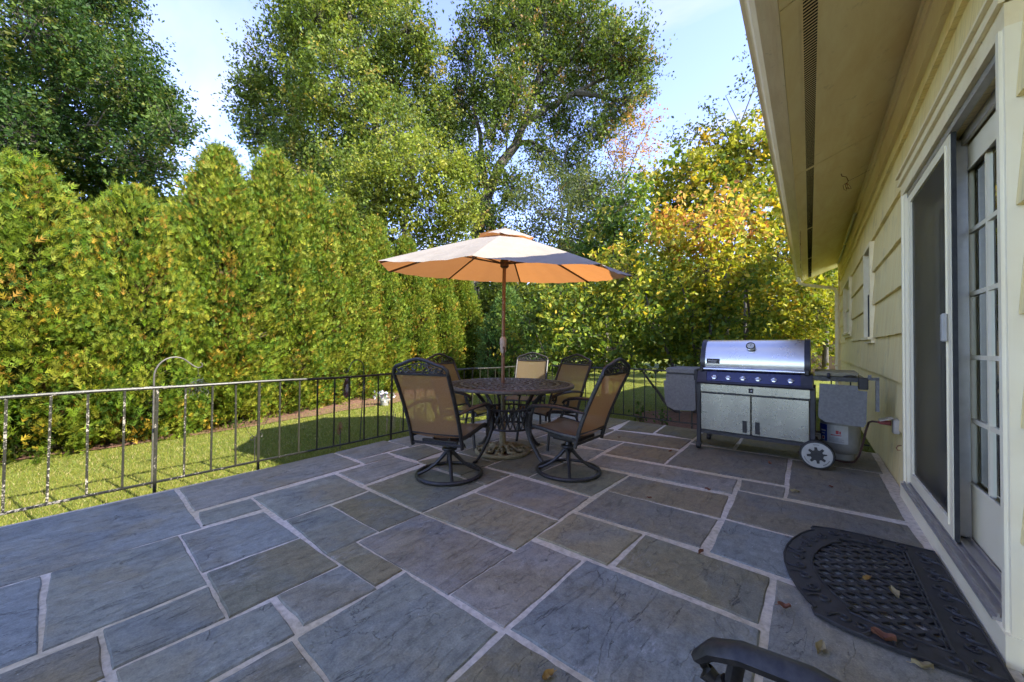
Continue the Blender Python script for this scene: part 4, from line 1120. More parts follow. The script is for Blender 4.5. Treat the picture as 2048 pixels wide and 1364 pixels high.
# ---- deciduous trees
def leaf_tree(name, cat, label, key, lsize, dens, pal, seed, clump=.30, tr_r=.2, tv=(LEAF_V, LEAF_F), flat=.9, colfn=None, group='trees beyond the patio', base=None, nbias=(0, 0, .6), leafmat='leaf'):
    blobs, trunk, limbs = TREES[key]
    rng = np.random.default_rng(seed)
    if trunk:
        bx, by = trunk[0][0], trunk[0][1]
    else:
        bx, by = base
    root = empty(name, label, cat, (bx, by, LAWN_Z), group=group)
    O = np.array([bx, by, LAWN_Z])
    Ps, Cs = [], []
    nodes = [np.array(p) for p in trunk] + [np.array(p) for l in limbs for p in l]
    tw = MB()
    for (x, y, z, rad, w) in blobs:
        c = np.array([x, y, z])
        if z - rad < LAWN_Z + .1:
            pass
        nc = max(5, int(dens * w * rad * rad * 9))
        d = rng.normal(size=(nc, 3)); d /= np.linalg.norm(d, axis=1, keepdims=True)
        rr = rad * rng.uniform(.25, 1.0, nc) ** .5 * 1.04
        cc = c + d * rr[:, None] * np.array([1, 1, flat])
        per = rng.integers(16, 34, nc)
        idx = np.repeat(np.arange(nc), per)
        base_c = pick(rng, nc, pal)
        sd = clump * rng.uniform(.6, 1.25, nc)
        sd_dir = d * .8 + rng.normal(size=(nc, 3)) * .55 + np.array([0, 0, .12])
        sd_dir /= np.linalg.norm(sd_dir, axis=1, keepdims=True)
        P = cc[idx] + sd_dir[idx] * (np.clip(rng.normal(size=(len(idx), 1)), -1.5, 1.5) * sd[idx, None] * 1.35) + np.clip(rng.normal(size=(len(idx), 3)), -1.7, 1.7) * sd[idx, None] * np.array([.42, .42, .34])
        Ps.append(P); Cs.append(base_c[idx] * rng.uniform(.7, 1.3, (len(idx), 1)))
        if nodes:
            near = min(nodes, key=lambda q: np.linalg.norm(q - c) + max(0, q[2] - c[2]) * 1.5)
            L = np.linalg.norm(c - near)
            mid = (near + c) / 2 + rng.normal(size=3) * .16 * L + np.array([0, 0, .05 * L])
            r0 = max(.016, tr_r * .15)
            tw.tube([near - O, mid - O, c - O], [r0, r0 * .65, r0 * .35], 5, caps=False)
            for j in rng.choice(nc, min(nc, 80), replace=False):
                e = cc[j] + sd_dir[j] * sd[j] * 1.3; m2 = (c + cc[j]) / 2 + rng.normal(size=3) * .1 * rad
                tw.tube([c - O, m2 - O, cc[j] - O, e - O], [r0 * .30, r0 * .2, r0 * .12, r0 * .05], 3, caps=False)
    P = np.concatenate(Ps); C = np.concatenate(Cs)
    keep = P[:, 2] > LAWN_Z + .05
    P, C = P[keep], C[keep]
    if colfn is not None:
        C = colfn(P, C, rng)
    N = len(P)
    V, F = scatter(P - O, frames(N, rng, None, .5, nbias), lsize * rng.uniform(.65, 1.3, N), *tv)
    np_mesh('crown', V, F, np.repeat(np.clip(C, .005, 1), len(tv[0]), 0), M[leafmat], root)
    tb = MB()
    if trunk:
        tp = [np.array([bx, by, LAWN_Z - .1])] + [np.array(p) for p in trunk]
        if trunk[0][2] < LAWN_Z: tp = tp[1:]
        n = len(tp)
        # smooth
        tb.tube([q - O for q in tp], [tr_r * (1 - .75 * i / (n - 1)) for i in range(n)], 9)
    for l in limbs:
        n = len(l)
        r0 = tr_r * (.48 if trunk else 1.0)
        pts = [np.array(q) - O for q in l]
        # subdivide with a little wobble
        sp = []
        for i in range(n - 1):
            for s in range(3):
                q = pts[i] + (pts[i + 1] - pts[i]) * s / 3
                sp.append(q + (rng.normal(size=3) * .02 * np.linalg.norm(pts[i + 1] - pts[i]) if s else 0))
        sp.append(pts[-1])
        m = len(sp)
        tb.tube(sp, [r0 * (1 - .8 * i / (m - 1)) for i in range(m)], 7)
    tb.build('trunk', M['bark'], root, True)
    tag(tw.build('branches', M['bark'], root), kind='stuff')
    return root
GD = [(3, (0.026, 0.060, 0.012), (0.047, 0.093, 0.020)), (1.6, (0.061, 0.107, 0.018), (0.104, 0.151, 0.032)), (.5, (0.121, 0.136, 0.027), (0.164, 0.166, 0.036))]
GO = [(3, (0.115, 0.167, 0.024), (0.182, 0.224, 0.040)), (2, (0.068, 0.109, 0.020), (0.115, 0.159, 0.029)), (1.2, (0.217, 0.247, 0.044), (0.297, 0.304, 0.061)), (.3, (0.297, 0.247, 0.055), (0.380, 0.289, 0.066))]
GK = [(3, (0.085, 0.130, 0.022), (0.137, 0.182, 0.033)), (2, (0.052, 0.085, 0.018), (0.085, 0.117, 0.024)), (1.0, (0.169, 0.208, 0.033), (0.234, 0.247, 0.050)), (.35, (0.247, 0.156, 0.055), (0.312, 0.195, 0.077))]
GP = [(3, (0.170, 0.219, 0.027), (0.249, 0.285, 0.038)), (2, (0.249, 0.267, 0.033), (0.328, 0.316, 0.048)), (1, (0.092, 0.133, 0.019), (0.144, 0.182, 0.025))]
GS = [(3, (0.066, 0.090, 0.033), (0.102, 0.126, 0.044)), (1, (0.120, 0.144, 0.044), (0.180, 0.180, 0.055))]
GR = [(3, (.36, .18, .06), (.44, .24, .09)), (1, (.26, .18, .07), (.34, .24, .1))]
GY = [(3, (0.238, 0.253, 0.022), (0.351, 0.326, 0.035)), (1.6, (0.113, 0.169, 0.020), (0.188, 0.229, 0.028)), (1.0, (0.414, 0.314, 0.030), (0.526, 0.338, 0.040))]
GT = [(3, (0.057, 0.108, 0.020), (0.100, 0.157, 0.026)), (1.6, (0.143, 0.215, 0.029), (0.229, 0.272, 0.037)), (.6, (0.286, 0.272, 0.033), (0.400, 0.329, 0.044))]
leaf_tree('maple_tree', 'tree', 'big dark green maple rising behind the hedge at the far left', 'maple_left', .12, 13.5, GD, 21, .25, .26)
leaf_tree('poplar_tree', 'tree', 'tall olive green tree in the middle with a pale leaning trunk', 'poplar_centre', .122, 13, GO, 22, .26, .22)
leaf_tree('oak_tree', 'tree', 'large spreading tree with bare crooked limbs against the blue sky', 'oak_centre', .132, 11, GK, 23, .28, .34)
leaf_tree('pale_tree', 'tree', 'bright yellow-green tree just behind the hedge, above the left of the umbrella', 'pale_green_tree', .10, 15, GP, 24, .22, .12)
leaf_tree('sparse_tree', 'tree', 'thin dark-leaved tree with sky showing through, above the umbrella', 'sparse_tree', .115, 11, GS, 25, .30, .09)
leaf_tree('russet_tree', 'tree', 'nearly bare tree with russet leaves below the oak limb', 'russet_tree', .13, 3.6, GR, 26, .36, .07)
leaf_tree('maple_tree', 'tree', 'yellow and lime maple beside the gutter of the house', 'yellow_maple', .13, 8.0, GY, 27, .22, .12, (MAPLE_V, MAPLE_F))
leaf_tree('wispy_tree', 'tree', 'wispy sapling with sparse grey-green leaves above the yellow maple', 'wispy_tree', .11, 4.6, GS, 28, .26, .05)
leaf_tree('understory_tree', 'tree', 'dark green tree behind the right tip of the umbrella', 'dark_green_tree', .115, 9.0, GT, 29, .22, .10)
leaf_tree('maple_tree', 'tree', 'golden tree seen beyond the corner of the house behind the downspout', 'golden_tree', .15, 5.5, GY, 30, .28, .14)
def shrubcol(P, C, rng):
    z = (P[:, 2] - 0.9) / 2.7 + rng.normal(size=len(P)) * .13 + .05 * np.sin(P[:, 0] * 3) 
    red = pick(rng, len(P), [(1, (.44, .17, .06), (.54, .26, .07)), (1.4, (.54, .34, .05), (.6, .40, .06)), (.8, (.46, .40, .05), (.5, .44, .06))])
    yel = pick(rng, len(P), [(2, (.34, .34, .03), (.46, .42, .045)), (1, (.20, .25, .026), (.30, .32, .03)), (.5, (.52, .38, .04), (.56, .4, .05))])
    grn = pick(rng, len(P), [(3, (.09, .16, .024), (.15, .22, .03)), (1.6, (.22, .27, .026), (.33, .35, .035))])
    out = np.where((z > .85)[:, None], red, np.where((z > .42)[:, None], yel, grn))
    return out * rng.uniform(.8, 1.2, (len(P), 1))
leaf_tree('viburnum_shrub', 'shrub', 'large many-stemmed shrub with green leaves turning gold and orange at the top', 'shrub', .095, 13, GY, 31, .17, .045, (BROAD_V, BROAD_F), colfn=shrubcol, base=(-1.45, 6.7), group='shrubs', nbias=(0.3, -.3, .5))

# ---- far trees closing the view
rng = np.random.default_rng(5)
FAR = [(-19, 9, 'between the hedge and the pale tree'), (-16, 16, 'behind the umbrella canopy'), (-12.5, 20, 'behind the thin dark-leaved tree'), (-8.5, 22, 'behind the large shrub'), (-5, 24, 'behind the yellow maple'), (-1.5, 27, 'beyond the grill lid'), (2.5, 29, 'past the house corner'), (-22, 3, 'behind the twin hedge peaks'), (-21, -4, 'behind the dark maple'), (-12.2, 15.5, 'low behind the umbrella pole'), (-9.6, 16.5, 'low behind the two back chairs')]
for i, (x, y, where) in enumerate(FAR):
    bl = []
    for k in range(9):
        bl.append([x + rng.uniform(-2.2, 2.2), y + rng.uniform(-2, 2), rng.uniform(1.0, 6.5) * (1 if i < 9 else .5), rng.uniform(1.3, 2.0), 1.0])
    TREES['far%d' % i] = (bl, [[x, y, -.1], [x + .2, y, 3], [x, y, 6]], [])
    leaf_tree('far_tree', 'tree', 'far mixed green tree ' + where, 'far%d' % i, .26, 2.8, [GT, GK, GY, GT, GY, GY, GY, GO, GD, GP, GO][i], 60 + i, .45, .2, group='far trees closing the view')

# ---- far woodland belt
rng = np.random.default_rng(9)
Nw = 26000
ang = rng.uniform(R(70), R(205), Nw); dist = rng.uniform(42, 56, Nw)
hgt = 5.5 + 2.2 * np.sin(ang * 23) + 1.4 * np.sin(ang * 51 + 2)
P = np.stack([np.cos(ang) * dist, np.sin(ang) * dist, LAWN_Z + rng.random(Nw) ** .8 * hgt], 1)
V, F = scatter(P, frames(Nw, rng, None), rng.uniform(.7, 1.3, Nw), LEAF_V * np.array([1.5, 1, 1]), LEAF_F)
o = np_mesh('far_woodland', V, F, np.repeat(pick(rng, Nw, GT + GO), 4, 0), M['leaf'])
tag(o, 'far green woodland closing the horizon', 'woods', kind='stuff')

# ---- grass blades on the lawn near the patio
def blades(name, N, fn, label):
    rng = np.random.default_rng(77 + N)
    P = fn(rng, N)
    N = len(P)
    h = rng.uniform(.014, .034, N); w = rng.uniform(.003, .006, N) * (1 + np.maximum(0, np.linalg.norm(P[:, :2], axis=1) - 5) * .12)
    a = rng.uniform(0, 6.283, N); lean = rng.normal(size=(N, 2)) * .5
    dx = np.stack([np.cos(a), np.sin(a)], 1) * w[:, None] * .5
    V = np.zeros((N, 3, 3))
    V[:, 0, :2] = P[:, :2] - dx; V[:, 1, :2] = P[:, :2] + dx; V[:, 2, :2] = P[:, :2] + lean * h[:, None]
    V[:, :2, 2] = P[:, 2:3]; V[:, 2, 2] = P[:, 2] + h
    C = pick(rng, N, [(3, (.12, .175, .022), (.19, .235, .034)), (2, (.22, .24, .035), (.30, .285, .055)), (.8, (.34, .28, .11), (.42, .34, .16))])
    o = np_mesh(name, V.reshape(-1, 3), np.arange(N * 3).reshape(-1, 3), np.repeat(C, 3, 0), M['grass'])
    return tag(o, label, 'grass', kind='stuff')
def area1(rng, N):
    y = rng.uniform(-1.6, 9, N); x = -3.83 - rng.random(N) ** 1.15 * (2.35 + .25 * np.maximum(0, y) ** 1.1)
    return np.stack([x, y, np.full(N, LAWN_Z)], 1)
def area2(rng, N):
    y = 5.53 + rng.random(N) ** 1.4 * 8; x = rng.uniform(-7.5, 1.5, N)
    k = ((x + 1.35) / 1.15) ** 2 + ((y - 6.75) / .95) ** 2 > 1
    return np.stack([x, y, np.full(N, LAWN_Z)], 1)[k]
blades('lawn_grass', 140000, area1, 'short sunlit lawn grass between the patio railing and the hedge')
blades('lawn_grass', 90000, area2, 'lawn grass beyond the far patio railing')

# ================================================================ RAILING
RX, RY = -3.86, 5.555
ZT, ZB = 0.765, 0.055
rail = empty('railing', 'old wrought iron railing with flaking black paint along the patio edge', 'railing', (RX, RY, 0))
def rl(b, n, sm=False):
    for i, p in enumerate(b.v):
        b.v[i] = (p[0] - RX, p[1] - RY, p[2])
    return b.build(n, M['rail'], rail, sm)
b = MB()
def wob(y): return 0.004 * math.sin(y * 2.3) + 0.003 * math.sin(y * 5.1 + 1)
b.tube([(RX, y, ZT + wob(y)) for y in np.linspace(-1.45, RY, 30)], 0.0165, 8, flat=0.75, up=(0, 0, 1)); rl(b, 'top_rail', True)
b = MB(); b.tube([(RX, y, ZB + wob(y) * .7) for y in np.linspace(-1.45, RY, 30)], 0.0125, 6, flat=0.8, up=(0, 0, 1)); rl(b, 'bottom_rail')
b = MB(); b.tube([(x, RY, ZT + wob(x)) for x in np.linspace(RX, 0.5, 20)], 0.0165, 8, flat=0.75, up=(0, 0, 1)); rl(b, 'top_rail', True)
b = MB(); b.tube([(x, RY, ZB + wob(x) * .7) for x in np.linspace(RX, 0.5, 20)], 0.0125, 6, flat=0.8, up=(0, 0, 1)); rl(b, 'bottom_rail')
posts_y = [-0.845, 0.517, 1.195, 2.545, 3.895, 5.245]
k = 0
for i in range(-9, 41):
    y = 0.519 + i * 0.1688
    if y < -1.4 or y > RY - .05: continue
    post = any(abs(y - q) < .06 for q in posts_y)
    s = 0.0105 if post else 0.0072
    b = MB()
    lean = random.gauss(0, 0.003)
    z0 = -0.16 if post else ZB
    m = 8
    b.tube([(RX + lean * j / m + random.gauss(0, .0006), y + lean * j / m, z0 + (ZT - z0) * j / m) for j in range(m + 1)], s * 1.25, 4, up=(1, 1, 0))
    rl(b, 'post' if post else 'baluster')
for i in range(0, 27):
    x = RX + i * 0.162
    post = i in (0, 8, 16, 24)
    s = 0.0105 if post else 0.0066
    b = MB(); z0 = -0.16 if post else ZB
    b.tube([(x, RY, z0), (x, RY, ZT)], s * 1.25, 4, up=(1, 1, 0)); rl(b, 'post' if post else 'baluster')

# ================================================================ UMBRELLA
UC = Vector((-2.50, 2.975, 0))
um = empty('patio_umbrella', 'beige market umbrella open over the round table', 'umbrella', UC)
rc = Vector((-2.535, 3.026, 1.88)) - UC
nrm = Vector((0.086, -0.067, 1)).normalized()
e1 = (Vector((1, 0, 0)) - nrm * nrm.x).normalized(); e2 = nrm.cross(e1)
A0, UR = 4.447, 1.32
apex = rc + nrm * 0.43
def canopy_pt(k, u, t):
    """k panel, u 0..1 across, t 0 centre .. 1 rim"""
    a = A0 + k * math.pi / 4; a2 = a + math.pi / 4
    p = (e1 * math.cos(a) + e2 * math.sin(a)) * (1 - u) + (e1 * math.cos(a2) + e2 * math.sin(a2)) * u
    sag = 4 * u * (1 - u) * t * t
    z = 0.415 * (1 - t ** 1.08) - 0.022 * sag + 0.004 * math.sin(u * 23 + k * 2.1) * t * (1 if 0.05 < u < .95 else 0)
    return rc + p * (UR * t * (1 - .02 * sag)) + nrm * z
for k in range(8):
    b = MB(); b.grid(lambda u, v: canopy_pt(k, u, 0.13 + .87 * v), 12, 12)
    b.build('canopy_panel', M['canopy'], um, True)
b = MB()
for k in range(8):
    b.grid(lambda u, v: canopy_pt(k, u, 0.235 * v) + nrm * (0.052 - .030 * v ** 2 + 0.022 * max(0, math.sin(k * 2.4 + u * 3.1)) * v * v), 8, 5)
b.build('vent_cap', M['canopy'], um, True)
hub = rc + nrm * 0.10
for k in range(8):
    a = A0 + k * math.pi / 4
    d = e1 * math.cos(a) + e2 * math.sin(a)
    b = MB(); b.tube([rc + d * (UR * t) + nrm * (0.415 * (1 - t ** 1.08) - 0.018) for t in (0.03, .2, .4, .6, .8, 0.985)], 0.0105, 6); rb = b.build('rib', M['ribwood'], um)
    b = MB(); b.tube([hub + d * 0.04, rc + d * (UR * 0.47) + nrm * (0.415 * (1 - .47 ** 1.08) - 0.03)], 0.008, 5); b.build('strut', M['ribwood'], rb)
b = MB(); b.lathe([(0.028, -.05), (0.046, -.035), (0.046, .03), (0.03, .045)], 16, hub); b.build('runner_hub', M['ribwood'], um, True)
b = MB(); b.lathe([(0.02, 0.38), (0.05, 0.39), (0.05, 0.43), (0.03, 0.45), (0.02, 0.475), (0.004, 0.49)], 16, rc); b.build('finial', M['ribwood'], um, True)
tilt = Vector((rc.x * .6, rc.y * .6, 1.72))
b = MB(); b.tube([(0, 0, 0.60), (0, 0, 1.10)], 0.0185, 14); b.tube([(0, 0, 1.10), tilt, hub, apex], 0.019, 14); b.build('pole', M['wood'], um, True)
b = MB(); b.tube([(0, 0, 0.06), (0, 0, 0.60)], 0.0185, 14); b.build('lower_pole', M['polebeige'], um, True)
b = MB(); b.lathe([(0.02, 1.03), (0.03, 1.05), (0.033, 1.11), (0.036, 1.15), (0.034, 1.18), (0.02, 1.2)], 14); ck = b.build('crank_housing', M['crank'], um, True)
b = MB(); b.tube([(0.02, -.02, 1.09), (0.05, -.045, 1.09), (0.055, -.05, 1.05), (0.055, -.05, 0.99)], 0.007, 7); b.build('crank_handle', M['ribwood'], ck, True)

ub = empty('umbrella_base', 'cast openwork umbrella stand with scrolls under the table', 'umbrella stand', (-2.49, 2.965, 0.004))
b = MB()
N = 56
b.tube([(0.268 * math.cos(6.2832 * i / N), 0.268 * math.sin(6.2832 * i / N), 0.022) for i in range(N)], 0.021, 8, True)
b.build('rim', M['castbase'], ub, True)
b = MB()
for i in range(9):
    a = 6.2832 * i / 9
    for s, r0 in ((1, .06), (-1, .07)):
        pts = []
        for j in range(12):
            q = j / 11
            r = r0 + (0.255 - r0) * q; aa = a + s * (0.42 * math.sin(q * 3.1)) + .12 * s
            pts.append((r * math.cos(aa), r * math.sin(aa), 0.075 - 0.05 * q + .006 * math.sin(q * 9)))
        b.tube(pts, [0.015 + .004 * math.sin(j) for j in range(12)], 6)
    aa = a + .35
    for j in range(2):
        rr = .15 + .07 * j
        b.tube([(rr * math.cos(aa) + .026 * math.cos(t_), rr * math.sin(aa) + .026 * math.sin(t_), .058 - .035 * j) for t_ in np.linspace(0, 5.2, 9)], 0.010, 5)
tag(b.build('scrollwork', M['castbase'], ub, True), kind='stuff')
b = MB(); b.lathe([(0.085, 0.03), (0.075, 0.075), (0.045, 0.09), (0.034, 0.105), (0.03, 0.30), (0.026, 0.305), (0.0205, 0.31)], 20); b.build('sleeve', M['castbase'], ub, True)
b = MB(); b.lathe([(0.262, 0.0), (0.27, 0.012)], 40); b.build('foot_plate', M['ribwood'], ub, True)

# ================================================================ TABLE
tb = empty('round_table', 'round dark cast metal patio table with lattice top', 'table', (-2.40, 2.965, 0), 0.35)
TR, TZ = 0.655, 0.725
b = MB()
b.lathe([(TR - .045, TZ - .004), (TR - .02, TZ), (TR - .006, TZ - .004), (TR, TZ - .012), (TR, TZ - .032), (TR - .012, TZ - .038), (TR - .03, TZ - .03), (TR - .045, TZ - .012), (TR - .045, TZ - .004)], 64, caps=False)
b.build('rim', M['tabletop'], tb, True)
b = MB()
def barr(p, q, w, h=.012, z=TZ - .010):
    p = Vector(p); q = Vector(q); d = (q - p).normalized(); n_ = Vector((-d.y, d.x, 0)) * w / 2
    vs = [p - n_, q - n_, q + n_, p + n_]
    b.add([(v.x, v.y, z - h / 2) for v in vs] + [(v.x, v.y, z + h / 2) for v in vs], [(3, 2, 1, 0), (4, 5, 6, 7), (0, 1, 5, 4), (1, 2, 6, 5), (2, 3, 7, 6), (3, 0, 4, 7)])
for r in (0.07, 0.20, 0.34, 0.48):
    b.lathe([(r, TZ - .015), (r, TZ - .003), (r + .03, TZ - .003), (r + .03, TZ - .015), (r, TZ - .015)], 48, caps=False)
for (r0, r1, n) in ((0.10, 0.20, 12), (0.23, 0.34, 22), (0.37, 0.48, 34), (0.51, TR - .03, 44)):
    for i in range(n):
        a = 6.2832 * i / n; w = 6.2832 / n
        for s in (-1, 1):
            barr((r0 * math.cos(a), r0 * math.sin(a), 0), (r1 * math.cos(a + s * w * .5 + (w * .5)), r1 * math.sin(a + s * w * .5 + (w * .5)), 0), .017)
        rm = (r0 + r1) / 2; aa = a + w * .5
        b.lathe([(0.0, TZ - .015), (.017, TZ - .015), (.017, TZ - .004), (0.0, TZ - .004)], 6, (rm * math.cos(aa), rm * math.sin(aa), 0), caps=False)
tag(b.build('lattice_top', M['tabletop'], tb), kind='stuff')
for i in range(4):
    a = 6.2832 * i / 4 + 1.117
    c, s = math.cos(a), math.sin(a)
    prof = [(0.50, TZ - .03), (0.44, .66), (0.36, .58), (0.28, .49), (0.235, .40), (0.235, .31), (0.28, .21), (0.345, .12), (0.40, .05), (0.44, .018), (0.475, .014)]
    b = MB(); b.tube([(r * c, r * s, z) for r, z in prof], [.016, .02, .022, .022, .021, .021, .021, .02, .019, .018, .014], 8, flat=.8); b.build('leg', M['bronze'], tb, True)
b = MB()
for z in (0.285, 0.475): b.tube([(0.225 * math.cos(t_), 0.225 * math.sin(t_), z) for t_ in np.linspace(0, 6.2832, 33)[:-1]], 0.011, 6, True)
for i in range(26):
    a = 6.2832 * i / 26
    for s in (-1, 1):
        b.tube([(0.225 * math.cos(a + s * q * .28), 0.225 * math.sin(a + s * q * .28), 0.285 + .19 * q) for q in (0, .33, .66, 1)], 0.0085, 4)
    b.tube([(0.228 * math.cos(a + .12 + .05 * math.cos(t_)), 0.228 * math.sin(a + .12 + .05 * math.cos(t_)), 0.38 + .03 * math.sin(t_)) for t_ in np.linspace(0, 6.28, 8)[:-1]], 0.008, 4, True)
tag(b.build('basket_ring', M['bronze'], tb, True), kind='stuff')

# ================================================================ CHAIRS
def chair(name, label, swivel):
    ch = empty(name, label, 'chair', group='patio chairs')
    W = 0.228
    bp = lambda z: -0.205 - 0.28 * (z - .30) - 0.24 * max(0, z - .42) ** 1.5      # back post line y(z)
    zb = [0.285, .34, .42, .50, .58, .66, .74, .82, .885]
    for s in (-1, 1):
        b = MB(); b.tube([(s * (W + .012 * (z - .3)), bp(z), z) for z in zb], 0.0145, 8, flat=1.25, up=(0, 1, 0)); b.build('back_post', M['bronze'], ch, True)
    b = MB()
    xs = W + .007
    yb = bp(.885)
    arch = [(-xs, yb, .885), (-xs * .98, yb - .008, .918), (-xs * .86, yb - .016, .942), (-xs * .62, yb - .022, .958), (-xs * .32, yb - .028, .985), (0, yb - .032, 1.0), (xs * .32, yb - .028, .985), (xs * .62, yb - .022, .958), (xs * .86, yb - .016, .942), (xs * .98, yb - .008, .918), (xs, yb, .885)]
    b.tube(arch, 0.0145, 8, flat=1.15, up=(0, 1, 0)); b.build('top_arch', M['bronze'], ch, True)
    b = MB()
    def curl(cx, cz, r, turns, a0, s, tr=.0055):
        pts = []
        for j in range(12):
            q = j / 11; rr = r * (1 - .72 * q); aa = a0 + s * q * turns * 6.283
            pts.append((cx + rr * math.cos(aa), yb - .016 - .05 * (cz - .885), cz + rr * math.sin(aa)))
        b.tube(pts, tr, 5)
    for s in (-1, 1):
        curl(s * .045, .935, .032, 1.2, 1.57, s); curl(s * .11, .918, .026, 1.2, 0.3 if s > 0 else 2.8, -s); curl(s * .165, .908, .02, 1.2, 1.5, s)
        b.tube([(s * .01, yb - .02, .965), (s * .07, yb - .02, .955), (s * .14, yb - .016, .935), (s * .205, yb - .01, .905)], .005, 5)
        b.tube([(s * .02, yb - .012, .895), (s * .08, yb - .016, .91), (s * .14, yb - .014, .90), (s * .2, yb - .008, .895)], .005, 5)
        for q in range(4):
            x = s * (.03 + .05 * q)
            b.tube([(x, yb - .014, .892), (x + s * .012, yb - .017, .915), (x + s * .03, yb - .018, .935)], [.004, .009, .003], 5)
    curl(0, .955, .022, 1.0, -1.57, 1)
    tag(b.build('scrollwork', M['bronze'], ch, True), kind='stuff')
    b = MB(); b.tube([(-xs, yb, .882), (xs, yb, .882)], 0.010, 6); b.build('cross_bar', M['bronze'], ch, True)
    b = MB(); b.tube([(-W, bp(.40) + .004, .395), (W, bp(.40) + .004, .395)], 0.010, 6); b.build('cross_bar', M['bronze'], ch, True)
    b = MB(); b.tube([(-W, bp(.31), .31), (W, bp(.31), .31)], 0.012, 6); b.build('cross_bar', M['bronze'], ch, True)
    # back sling
    b = MB()
    def bs(u, v):
        z = .395 + (.878 - .395) * v
        x = (u * 2 - 1) * (W + .012 * (z - .3) - .008)
        return (x, bp(z) - .012 * math.sin(3.14159 * u) * (.5 + .5 * math.sin(3.14 * v)) , z)
    b.grid(bs, 8, 14); b.build('back_sling', M['sling'], ch, True)
    # seat
    sp = [(-0.23, .375), (-.15, .372), (-.05, .378), (.06, .39), (.15, .402), (.215, .405), (.25, .395), (.268, .372)]
    for s in (-1, 1):
        b = MB(); b.tube([(s * W, y, z - .004) for y, z in sp], 0.0145, 8, flat=1.3, up=(0, 0, 1)); b.build('seat_rail', M['bronze'], ch, True)
    b = MB()
    def ss(u, v):
        q = v * (len(sp) - 1); i = min(int(q), len(sp) - 2); f = q - i
        y = sp[i][0] * (1 - f) + sp[i + 1][0] * f; z = sp[i][1] * (1 - f) + sp[i + 1][1] * f
        return ((u * 2 - 1) * (W - .006), y, z + .008 - .018 * math.sin(3.14159 * u))
    b.grid(ss, 8, 16); b.build('seat_sling', M['sling'], ch, True)
    b = MB(); b.tube([(-W, .262, .37), (W, .262, .37)], .010, 6); b.build('seat_bar', M['bronze'], ch, True)
    b = MB(); b.tube([(-W, -.05, .352), (W, -.05, .352)], .010, 6); b.build('seat_bar', M['bronze'], ch, True)
    # arms
    for s in (-1, 1):
        b = MB()
        x0, x1 = s * (W + .02), s * .285
        ar = [(x0, bp(.58) + .005, .575), (s * .265, -.18, .594), (x1, -.05, .606), (x1 + s * .008, .08, .602), (x1, .17, .588), (x1 - s * .004, .215, .570), (x1 - s * .004, .235, .546), (x1 - s * .004, .225, .525), (x1 - s * .004, .205, .520), (x1 - s * .004, .195, .533)]
        b.tube(ar, [.015, .019, .023, .025, .025, .024, .022, .019, .015, .011], 9, flat=.62, up=(0, 0, 1)); arm = b.build('arm', M['bronze'], ch, True)
        b = MB()
        b.tube([(x1 - s * .004, .175, .58), (x1 + s * .004, .185, .53), (x1 - s * .006, .215, .48), (s * .255, .238, .42), (s * (W + .016), .24, .345), (s * (W + .016), .235, .305)], [.014, .0145, .015, .0155, .016, .014], 8, flat=.8); b.build('arm_support', M['bronze'], ch, True)
    if swivel:
        b = MB(); N = 48
        b.tube([(.272 * math.cos(6.2832 * i / N), .272 * math.sin(6.2832 * i / N), .017) for i in range(N)], 0.0165, 8, True, flat=.85); b.build('base_ring', M['bronze'], ch, True)
        for i in range(4):
            a = 6.2832 * i / 4 + .6; c, s = math.cos(a), math.sin(a)
            b = MB(); b.tube([(r * c, r * s, z) for r, z in ((.012, .20), (.035, .185), (.07, .145), (.12, .095), (.18, .055), (.23, .032), (.268, .02))], [.016, .017, .016, .015, .0145, .014, .013], 8); b.build('base_leg', M['bronze'], ch, True)
        b = MB(); b.lathe([(.03, .17), (.032, .2), (.062, .212), (.066, .222), (.062, .232), (.035, .238), (.028, .262), (.04, .268), (.04, .285), (.022, .29), (.022, .315)], 20); b.build('swivel_hub', M['bronze'], ch, True)
        b = MB()
        for s in (-1, 1): b.box(s * .075 - .006, s * .075 + .006, -.14, .15, .295, .345)
        b.box(-.075, .075, -.13, -.10, .30, .33); b.box(-.07, .07, .08, .14, .305, .325); b.box(-.16, .16, -.17, -.14, .305, .33)
        b.tube([(-.05, -.12, .29), (-.05, .12, .29)], .018, 8); b.tube([(.05, -.12, .29), (.05, .12, .29)], .018, 8); b.tube([(.1, -.02, .30), (.15, -.03, .28), (.17, -.035, .25)], .008, 6)
        b.build('rocker_mechanism', M['bronze'], ch)
    else:
        for s in (-1, 1):
            b = MB(); b.tube([(s * (W + .016), .235, .33), (s * (W + .02), .245, .2), (s * (W + .024), .26, .09), (s * (W + .026), .272, .008)], .0145, 8); b.build('leg', M['bronze'], ch, True)
            b = MB(); b.tube([(s * W, bp(.30), .30), (s * (W + .006), -.235, .2), (s * (W + .012), -.255, .09), (s * (W + .014), -.275, .008)], .0145, 8); b.build('leg', M['bronze'], ch, True)
    return ch
def face(dx, dy): return math.atan2(-dx, dy)
c0 = chair('swivel_chair', 'swivel patio chair with brown sling, back turned, left front of the table', True)
c0.location = (-2.405, 2.16, 0.004); c0.rotation_euler = (0, 0, face(-.20, .60))
copy_tree(c0, (-1.665, 2.885, 0.004), face(-1, .03), 'swivel patio chair with brown sling at the right front of the table')
c1 = chair('patio_chair', 'patio chair with sunlit sling at the left back of the table', False)
c1.location = (-3.02, 3.01, 0.004); c1.rotation_euler = (0, 0, face(.99, .12))
copy_tree(c1, (-2.33, 3.60, 0.004), face(-.22, -1), 'patio chair with glowing orange sling at the right back of the table')
copy_tree(c1, (-3.12, 4.22, 0.004), face(.45, -1), 'patio chair standing alone behind the table near the railing corner')
copy_tree(c0, (0.02, 0.415, 0.004), face(-.98, .2), 'dark metal chair whose curled arm enters at the bottom right corner')

